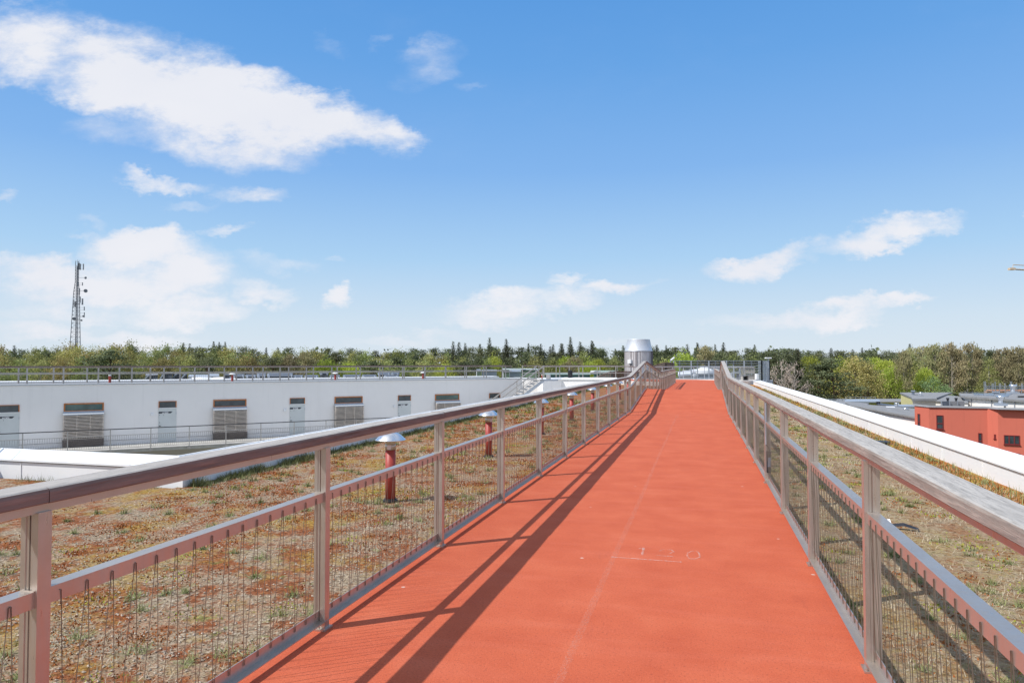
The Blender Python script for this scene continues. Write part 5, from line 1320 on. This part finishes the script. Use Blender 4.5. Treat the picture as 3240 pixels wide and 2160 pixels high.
# the trees one can single out in the photograph
SPECIAL = [('pine',350,185,1097,1.6,'broad dark pine standing out among the golden trees left of centre wall'),
 ('spruce',45,300,1090,1.0,'lone dark spruce tip above the golden trees at the far left'),
 ('birch',410,235,1073,.9,'wispy birch rising above the treeline right of the telecom mast'),
 ('spruce',580,300,1081,.8,'dark spruce tip in the left clump above the white wall'),('spruce',600,303,1084,.8,'second dark spruce tip in the left clump above the white wall'),
 ('spruce',676,300,1077,.8,'tallest spruce tip of the dark group between the mast and the middle'),('spruce',693,304,1080,.8,'spruce tip just right of the tallest in the dark group'),('spruce',712,300,1079,.8,'right spruce tip of the dark group between the mast and the middle'),
 ('spruce',1434,280,1077,.9,'tall spruce with a neat cone, first from the left before the stair'),('spruce',1472,285,1082,.8,'thin half bare spruce beside the tall cone spruce'),('spruce',1549,280,1065,.9,'tall pointed spruce above the foot of the steel stair'),
 ('spruce',1602,280,1070,.95,'wide tall spruce directly above the steel stair'),('spruce',1672,285,1084,.9,'dark spruce just right of the head of the stair'),('spruce',1711,285,1085,.9,'dark spruce above the small red pipe by the stair'),
 ('spruce',1750,285,1086,.9,'paired dark spruce left of the very tall thin one'),('spruce',1775,285,1084,.95,'second dark spruce left of the very tall thin one'),
 ('spruce',1805,278,1062,.85,'very tall thin spruce rising highest above the black litter bin'),('spruce',1836,285,1078,1.0,'full dark spruce left of the round turret'),('spruce',1873,280,1075,1.0,'tall full spruce nearest left of the round turret'),
 ('spruce',1972,275,1090,1.0,'spruce half hidden by the left side of the round turret'),('spruce',2078,270,1088,1.2,'broad spruce touching the right side of the round turret'),('spruce',2108,285,1090,.8,'small spruce standing free right of the round turret'),
 ('willow',1822,215,1136,1.5,'low bright green willow above the black litter bin'),('willow',1892,212,1122,.9,'pale upright willow left of the round turret'),('willow',1562,220,1114,1.0,'bright leafing tree behind the steel stair'),
 ('willow',2160,200,1100,1.25,'bright yellow green willow above the left end of the ball court cage'),('aspen',2230,205,1104,1.1,'brownish bare crowned tree above the middle of the plaza railing'),('spruce',2207,290,1082,1.1,'dark wide spruce behind the bright willow'),
 ('spruce',2263,290,1087,.9,'dark spruce above the right deck railing peak'),('spruce',2289,285,1081,1.0,'tall dark spruce just right of the right railing peak'),('birch',2325,205,1108,1.4,'broad olive birch above the timber portal'),
 ('spruce',2388,285,1087,.9,'dark spruce tip above the right half of the ball court cage'),('pine',2452,200,1106,1.2,'dark pine behind the floodlight pole'),
 ('bare',2471,165,1149,1.2,'left of the two pale leafless trees behind the parapet'),('bare',2514,163,1154,1.2,'right of the two pale leafless trees behind the parapet'),
 ('spruce',2524,178,1101,1.25,'large dark drooping spruce behind the right leafless tree'),('willow',2562,215,1114,1.3,'yellow green rounded tree right of the drooping spruce'),('pine',2590,170,1136,1.2,'dark dense pine in front of the yellow green trees, left one'),
 ('pine',2632,168,1124,1.45,'big dark pine standing in front of the yellow green trees'),('golden',2708,178,1122,1.15,'large yellow green tree right of the big dark pine'),('willow',2690,190,1122,1.2,'bright crown behind the large yellow green tree'),
 ('golden',2745,176,1146,1.0,'olive tree above the wide grey roof with guardrail'),('willow',2820,185,1148,1.1,'yellow topped maple above the yellow block'),('aspen',2858,182,1118,.8,'narrow pale twiggy tree behind the yellow block'),
 ('willow',2925,185,1150,.9,'small yellow green maple above the grey mono-pitch roof'),('lime',2950,165,1197,1.1,'low rounded pale green tree behind the grey roof of the yellow block'),
 ('aspen',2960,195,1098,1.1,'tall fan crowned aspen left of the scaffold'),('aspen',3010,192,1096,1.1,'tall fan crowned aspen above the wedge roof'),('aspen',3075,195,1096,1.0,'twiggy aspen with a reddish crown left of the scaffold'),
 ('pine',3132,205,1097,.8,'dark topped pine above the scaffold poles'),('aspen',3180,190,1110,1.2,'wide brown aspen above the scaffold'),('aspen',3222,188,1106,1.1,'brown aspen at the right edge above the scaffold'),('birch',3128,185,1120,.8,'slim green birch left of the brown aspens over the scaffold')]
for k, px, D, y, wf, lab in SPECIAL:
    e = plant(k, px, D, y, wf); e['label'] = lab; e['group'] = 'trees of the forest edge'; placed.pop()
DESC = dict(birch='light green birch', golden='golden olive oak', willow='yellow green willow', pine='dark clumpy pine', spruce='dark conical spruce', aspen='brown twiggy aspen', bare='leafless tree', lime='pale green tree')
ZN = [(225,'left of the telecom mast'),(700,'just right of the telecom mast'),(1130,'above the middle of the white wall'),(1560,'left of the steel stair'),(1975,'between steel stair and round turret'),(2440,'above the ball court cage'),(2890,'between ball court cage and red block'),(9999,'above the red block and scaffold')]
cnt = {}
for kind, px, D, e in sorted(placed, key=lambda q: q[1]):
    z = next(n for lim, n in ZN if px < lim); rw = 'front' if D < 217 else ('second' if D < 246 else ('third' if D < 281 else 'rear'))
    key = (kind, z, rw); cnt[key] = cnt.get(key, 0)+1
    ol = ['first','second','third','fourth','fifth','sixth','seventh','eighth','ninth','tenth','eleventh','twelfth']
    e['label'] = '%s %s from the left, %s row %s' % (ol[min(11, cnt[key]-1)], DESC[kind], rw, z); e['group'] = 'trees of the forest edge'
# undergrowth and the closed wood behind
rs = np.random.RandomState(5)
def scatter_px(n, x0, x1, D0, D1, z0, z1, size, mat, name, kind='stuff'):
    px = rs.uniform(x0, x1, n); D = rs.uniform(D0, D1, n); z = rs.uniform(z0, z1, n); u = (px-1620)/FPX
    X = CR.x*u*D+CF.x*D; Y = CR.y*u*D+CF.y*D; X += 0; lump = np.sin(px*.021)+np.sin(px*.057+1)+np.sin(px*.13+D*.3)
    z = z0+(z-z0)*(1+.13*lump)
    me = np_mesh(name, quads(np.stack([X,Y,z],1), size*rs.uniform(.6,1.4,n), rs), 4, mat); o = bpy.data.objects.new(name, me); COL.objects.link(o); tag(o, kind=kind); return o
scatter_px(34000, -160, 3420, 312, 334, ZG, 2.6, 1.5, LEAF['pine'], 'distant_wood')
scatter_px(26000, -160, 3420, 216, 222, ZG, -3.5, 1.15, LEAF['pine'], 'forest_understorey')
scatter_px(16000, 2380, 3400, 186, 196, ZG, -9.5, .6, LEAF['aspen'], 'undergrowth')

# ================================================================ ROOF VEGETATION (uncountable)
def blades(n, X, Y, h, w, lean, rs):
    w = np.broadcast_to(w, (n,))[:,None]; a = rs.uniform(0, 6.283, n); d = np.stack([np.cos(a), np.sin(a), np.zeros(n)], 1); s = np.stack([-np.sin(a), np.cos(a), np.zeros(n)], 1)
    b = np.stack([X, Y, np.full(n, ZR)], 1); L_ = lean*rs.uniform(.2, 1.3, n); tip = b + d*(h*L_)[:,None] + np.array([0,0,1])*(h*np.sqrt(np.clip(1-np.minimum(L_,.97)**2, .04, 1)))[:,None]
    return np.stack([b-s*w*.5, b+s*w*.5, tip], 1).reshape(-1,3)
def mk_blade(name, c, c2):
    m = Mat(name); g = m.n('ShaderNodeNewGeometry'); v = m.coord(kind='World'); f = m.noise(v, 3.5, 5, .7)
    a = m.mix(m.ramp(f, [(.35,0.0),(.65,1.0)]), c, c2); a = m.mix(m.ramp(g.outputs['Random Per Island'], [(0,.5),(.5,0.0)]), a, tuple(x*.5 for x in c)); m.col(a).rough(.8,0,.1); return m.m
G_GRN = mk_blade('green_blades', (.17,.19,.065), (.34,.34,.16)); G_DRY = mk_blade('dry_straw', (.42,.34,.23), (.60,.52,.38)); G_RUST = mk_blade('rust_moss', (.26,.065,.016), (.38,.14,.035)); G_SED = mk_blade('reddish_sedum', (.42,.15,.05), (.44,.28,.08)); G_DK = mk_blade('dark_kerb_grass', (.10,.125,.04), (.28,.27,.13)); G_YEL = mk_blade('yellow_green_moss', (.34,.32,.04), (.26,.32,.05))
def spots(n, side):
    if side == 'L':
        Y = rs.uniform(0, 1, n)**1.6*34+1.0; X = rs.uniform(-7.5, -2.3, n); ex = rs.rand(n) < .22
        X = np.where(ex & (Y < 8.7), rs.uniform(-11.3, -2.3, n), X)
    else: Y = rs.uniform(0, 1, n)**1.5*30+1.2; X = rs.uniform(.98, 4.45, n)
    ph = rs.uniform(0, 6, 4); g = np.sin(X*1.9+ph[0]+Y*.7)+np.sin(Y*1.3+ph[1])+np.sin(X*4.1-Y*2.9+ph[2])+np.sin(Y*5.3+ph[3])*.7
    keep = g > rs.uniform(-2.6, 2.4, n); X = X[keep]; Y = Y[keep]       # plants gather in drifts
    return X, Y
def tufts(nt_, per, rad, h, w, lean, side):
    X, Y = spots(int(nt_*1.9), side); nt_ = len(X); sc_l = rs.uniform(.5, 1.5, nt_)
    X = np.repeat(X, per)+rs.normal(size=nt_*per)*rad*np.repeat(sc_l, per); Y = np.repeat(Y, per)+rs.normal(size=nt_*per)*rad*np.repeat(sc_l, per)
    ok = (X > .96) if side == 'R' else ((X < -2.26) & ~((Y > 8.75) & (X < -7.6)))
    X, Y = X[ok], Y[ok]; n = len(X); hh = h*rs.uniform(.5, 1.4, n)*(1+Y/40); return blades(n, X, Y, hh, w*(1+Y/7), lean, rs)
def stuff(name, V, mat, nper=3):
    o = bpy.data.objects.new(name, np_mesh(name, V, nper, mat)); COL.objects.link(o); tag(o, kind='stuff'); return o
stuff('grass_tufts', np.vstack([tufts(520, 46, .030, .075, .0045, 1.25, 'L'), tufts(520, 46, .028, .06, .004, 1.25, 'R')]), G_GRN)
stuff('dry_grass', np.vstack([tufts(1300, 26, .12, .045, .003, 1.4, 'L'), tufts(1300, 30, .11, .042, .0028, 1.4, 'R')]), G_DRY)
stuff('rust_moss', np.vstack([tufts(1100, 60, .12, .016, .009, .9, 'L'), tufts(160, 40, .10, .016, .009, .9, 'R')]), G_RUST)
stuff('yellow_moss', np.vstack([tufts(140, 46, .10, .018, .009, .9, 'L'), tufts(180, 40, .10, .018, .009, .9, 'R')]), G_YEL)
# grass band along the left parapet foot, sedum fringe along the right one
n = 44000; Y = rs.uniform(0,1,n)**1.3*52+8.9; off = np.abs(rs.normal(size=n))*.13; cl = (.35+.65*(np.sin(Y*1.7)+np.sin(Y*4.3+1)+np.sin(Y*9.1)+3)/6)
V1 = blades(n, -7.62+off, Y, (.19*cl*rs.uniform(.2,1.4,n)*np.where(np.sin(Y*3.3)+np.sin(Y*7.9)>-.5,1,.35)), .005*(1+Y/12), .95, rs)
n = 1100; X = rs.uniform(-11.4,-7.7,n); gate = (np.sin(X*2.3)+np.sin(X*5.9)) > .2; X = X[gate]; n = len(X); V2 = blades(n, X, 8.72-np.abs(rs.normal(size=n))*.12, .11*rs.uniform(.2,1.4,n), .005, .9, rs)
stuff('kerb_grass', np.vstack([V1, V2]), G_DK)
n = 30000; Y = rs.uniform(0,1,n)**1.3*58+2; cc = rs.uniform(0,1,420)**1.3*58+2; pickc = rs.randint(0,420,n); Y = cc[pickc]+rs.normal(size=n)*.16; off = np.abs(rs.uniform(0,.75,420)[pickc]+rs.normal(size=n)*.12); cl = rs.uniform(.35,1.3,420)[pickc]
stuff('sedum_fringe', blades(n, 4.50-off, Y, (.075*cl*np.exp(-off*1.0)*rs.uniform(.2,1.5,n)), .010*(1+Y/16), 1.3, rs), G_SED)
n = 2200; Y = rs.uniform(0,1,n)**1.3*50+2; stuff('fringe_grass', blades(n, 4.46-np.abs(rs.normal(size=n))*.28, Y, .13*rs.uniform(.3,1.5,n), .006*(1+Y/9), .5, rs), G_GRN)
# pebbles near the camera
n = 34000; X, Y = spots(n, 'L'); k = Y < 15; X, Y = X[k], Y[k]; n = len(X)
PEB = mk_blade('pebbles', (.44,.37,.28), (.52,.42,.33)); c = np.stack([X,Y,np.full(n,ZR+.006)],1); s4 = rs.uniform(.006,.013,(n,1)); a = rs.uniform(0,6.28,n)
d1 = np.stack([np.cos(a),np.sin(a),rs.uniform(-.2,.2,n)],1)*s4*1.3; d2 = np.stack([-np.sin(a),np.cos(a),rs.uniform(-.2,.2,n)],1)*s4*.8; up = np.array([0,0,1])*s4*.7
stuff('pebbles', np.stack([c-d1,c-d2,c+up, c-d2,c+d1,c+up, c+d1,c+d2,c+up, c+d2,c-d1,c+up],1).reshape(-1,3), PEB)
# dandelions on the right fringe
YF = simple('dandelion_yellow', (.8,.6,.02), .6)
for i,(px,py) in enumerate(((2522,1280),(2530,1285),(2500,1262))):
    p = atz(px, py, ZR+.12); t = thing('dandelion', (p.x,p.y,ZR), 'yellow dandelion in the sedum fringe, %s' % ['middle of three','nearest of three','farthest of three'][i], 'flower', 'dandelions by the right parapet')
    m = MB(); m.tube((0,0,0),(0,0,.12),.004,4); m.build('stem', G_GRN, t, local=True); m = MB(); m.lathe((0,0,.12), [(.005,0),(.035,.012),(.03,.022),(.005,.025)], 10); m.build('bloom', YF, t, local=True)

# ================================================================ MARKS ON THE DECK, LITTER
def mk_worn(name, c, lo, hi, amt):
    m = Mat(name); v = m.coord(kind='World'); f = m.noise(v, 95, 3, .7); f2 = m.noise(v, 9, 3, .6); tr_ = m.n('ShaderNodeBsdfTransparent'); mxs = m.n('ShaderNodeMixShader')
    mm = m.n('ShaderNodeMath', operation='MULTIPLY'); m.l(m.ramp(f, [(lo,0.0),(hi,amt)]), mm.inputs[0]); m.l(m.ramp(f2, [(.3,.45),(.55,1.0)]), mm.inputs[1])
    m.l(mm.outputs[0], mxs.inputs[0]); m.col(c).rough(.9); m.l(tr_.outputs[0], mxs.inputs[1]); m.l(m.b.outputs[0], mxs.inputs[2]); m.l(mxs.outputs[0], m.t.nodes['Material Output'].inputs[0]); return m.m
CHALK = mk_worn('worn_white_paint', (.74,.56,.48), .43, .57, .55); SEAM = mk_worn('faint_seam_paint', (.72,.42,.32), .46, .60, .22)
def stroke(mb, pts, w, z=.004):
    for a, b in zip(pts, pts[1:]):
        a = Vector((a[0],a[1],z)); b = Vector((b[0],b[1],z)); d = (b-a).normalized(); s = Vector((-d.y,d.x,0))*w/2; a = a-d*w*.2; b = b+d*w*.2
        mb.add([a-s,b-s,b+s,a+s], [(0,1,2,3)])
def dk(px, py): p = atz(px, py, .004); return (p.x, p.y)
m = MB(); stroke(m, [dk(1934,1760.5), dk(2155,1776.5)], .018)
tag(m.build('line_marking', CHALK, fixn=False), 'thin worn white line under the painted number on the red deck', 'floor marking')
t = thing('number_marking', (*dk(2105,1750),.004), 'worn white painted number 120 on the red deck', 'floor marking')
m = MB(); stroke(m, [dk(2024,1735), dk(2037,1732), dk(2031,1754)], .020); m.build('digit', CHALK, t, fixn=False)
m = MB(); stroke(m, [dk(2085,1742), dk(2098,1737), dk(2124,1738), dk(2132,1744), dk(2120,1749)], .012, .004); stroke(m, [dk(2080,1756), dk(2130,1759.5)], .016, .005); m.build('digit', CHALK, t, fixn=False)
m = MB(); stroke(m, [dk(2205,1743), dk(2190,1742), dk(2176,1748), dk(2174,1758), dk(2182,1766), dk(2200,1767), dk(2214,1761), dk(2212,1748), dk(2205,1743)], .013); m.build('digit', CHALK, t, fixn=False)
m = MB(); Ys = [2.4+.8*k for k in range(24)]; stroke(m, [(-.675+.004*math.sin(Y), Y) for Y in Ys if Y < 21], .045, .003)
tag(m.build('seam_marking', SEAM, fixn=False), 'faint pale lengthwise seam line along the middle of the red deck', 'floor marking')
p = atz(2850, 1668, ZR+.02); t = thing('plastic_scrap', (p.x,p.y,ZR), 'black and white plastic scrap lying in the grass right of the deck', 'litter')
m = MB(); m.add([(-.12,-.03,.03),(.02,-.06,.05),(.16,-.10,.02),(.17,-.04,.035),(.03,.0,.075),(-.10,.03,.05)], [(0,1,4,5),(1,2,3,4)]); m.build('strip', BLACK, t, local=True, fixn=False)
m = MB(); m.add([(-.17,.0,.06),(-.10,-.01,.07),(-.10,.05,.10),(-.16,.06,.09)], [(0,1,2,3)]); m.build('tab', WHITEP, t, local=True, fixn=False)
p = atz(2785, 1403, ZR+.02); t = thing('rubber_mat', (p.x,p.y,ZR+.03), 'flat dark rubber pad on the sedum by the right parapet', 'pad')
m = MB(); m.lathe((0,0,0), [(.20,0),(.22,.02),(.21,.05),(.05,.06)], 14); m.build('pad', BLACK, t, local=True)
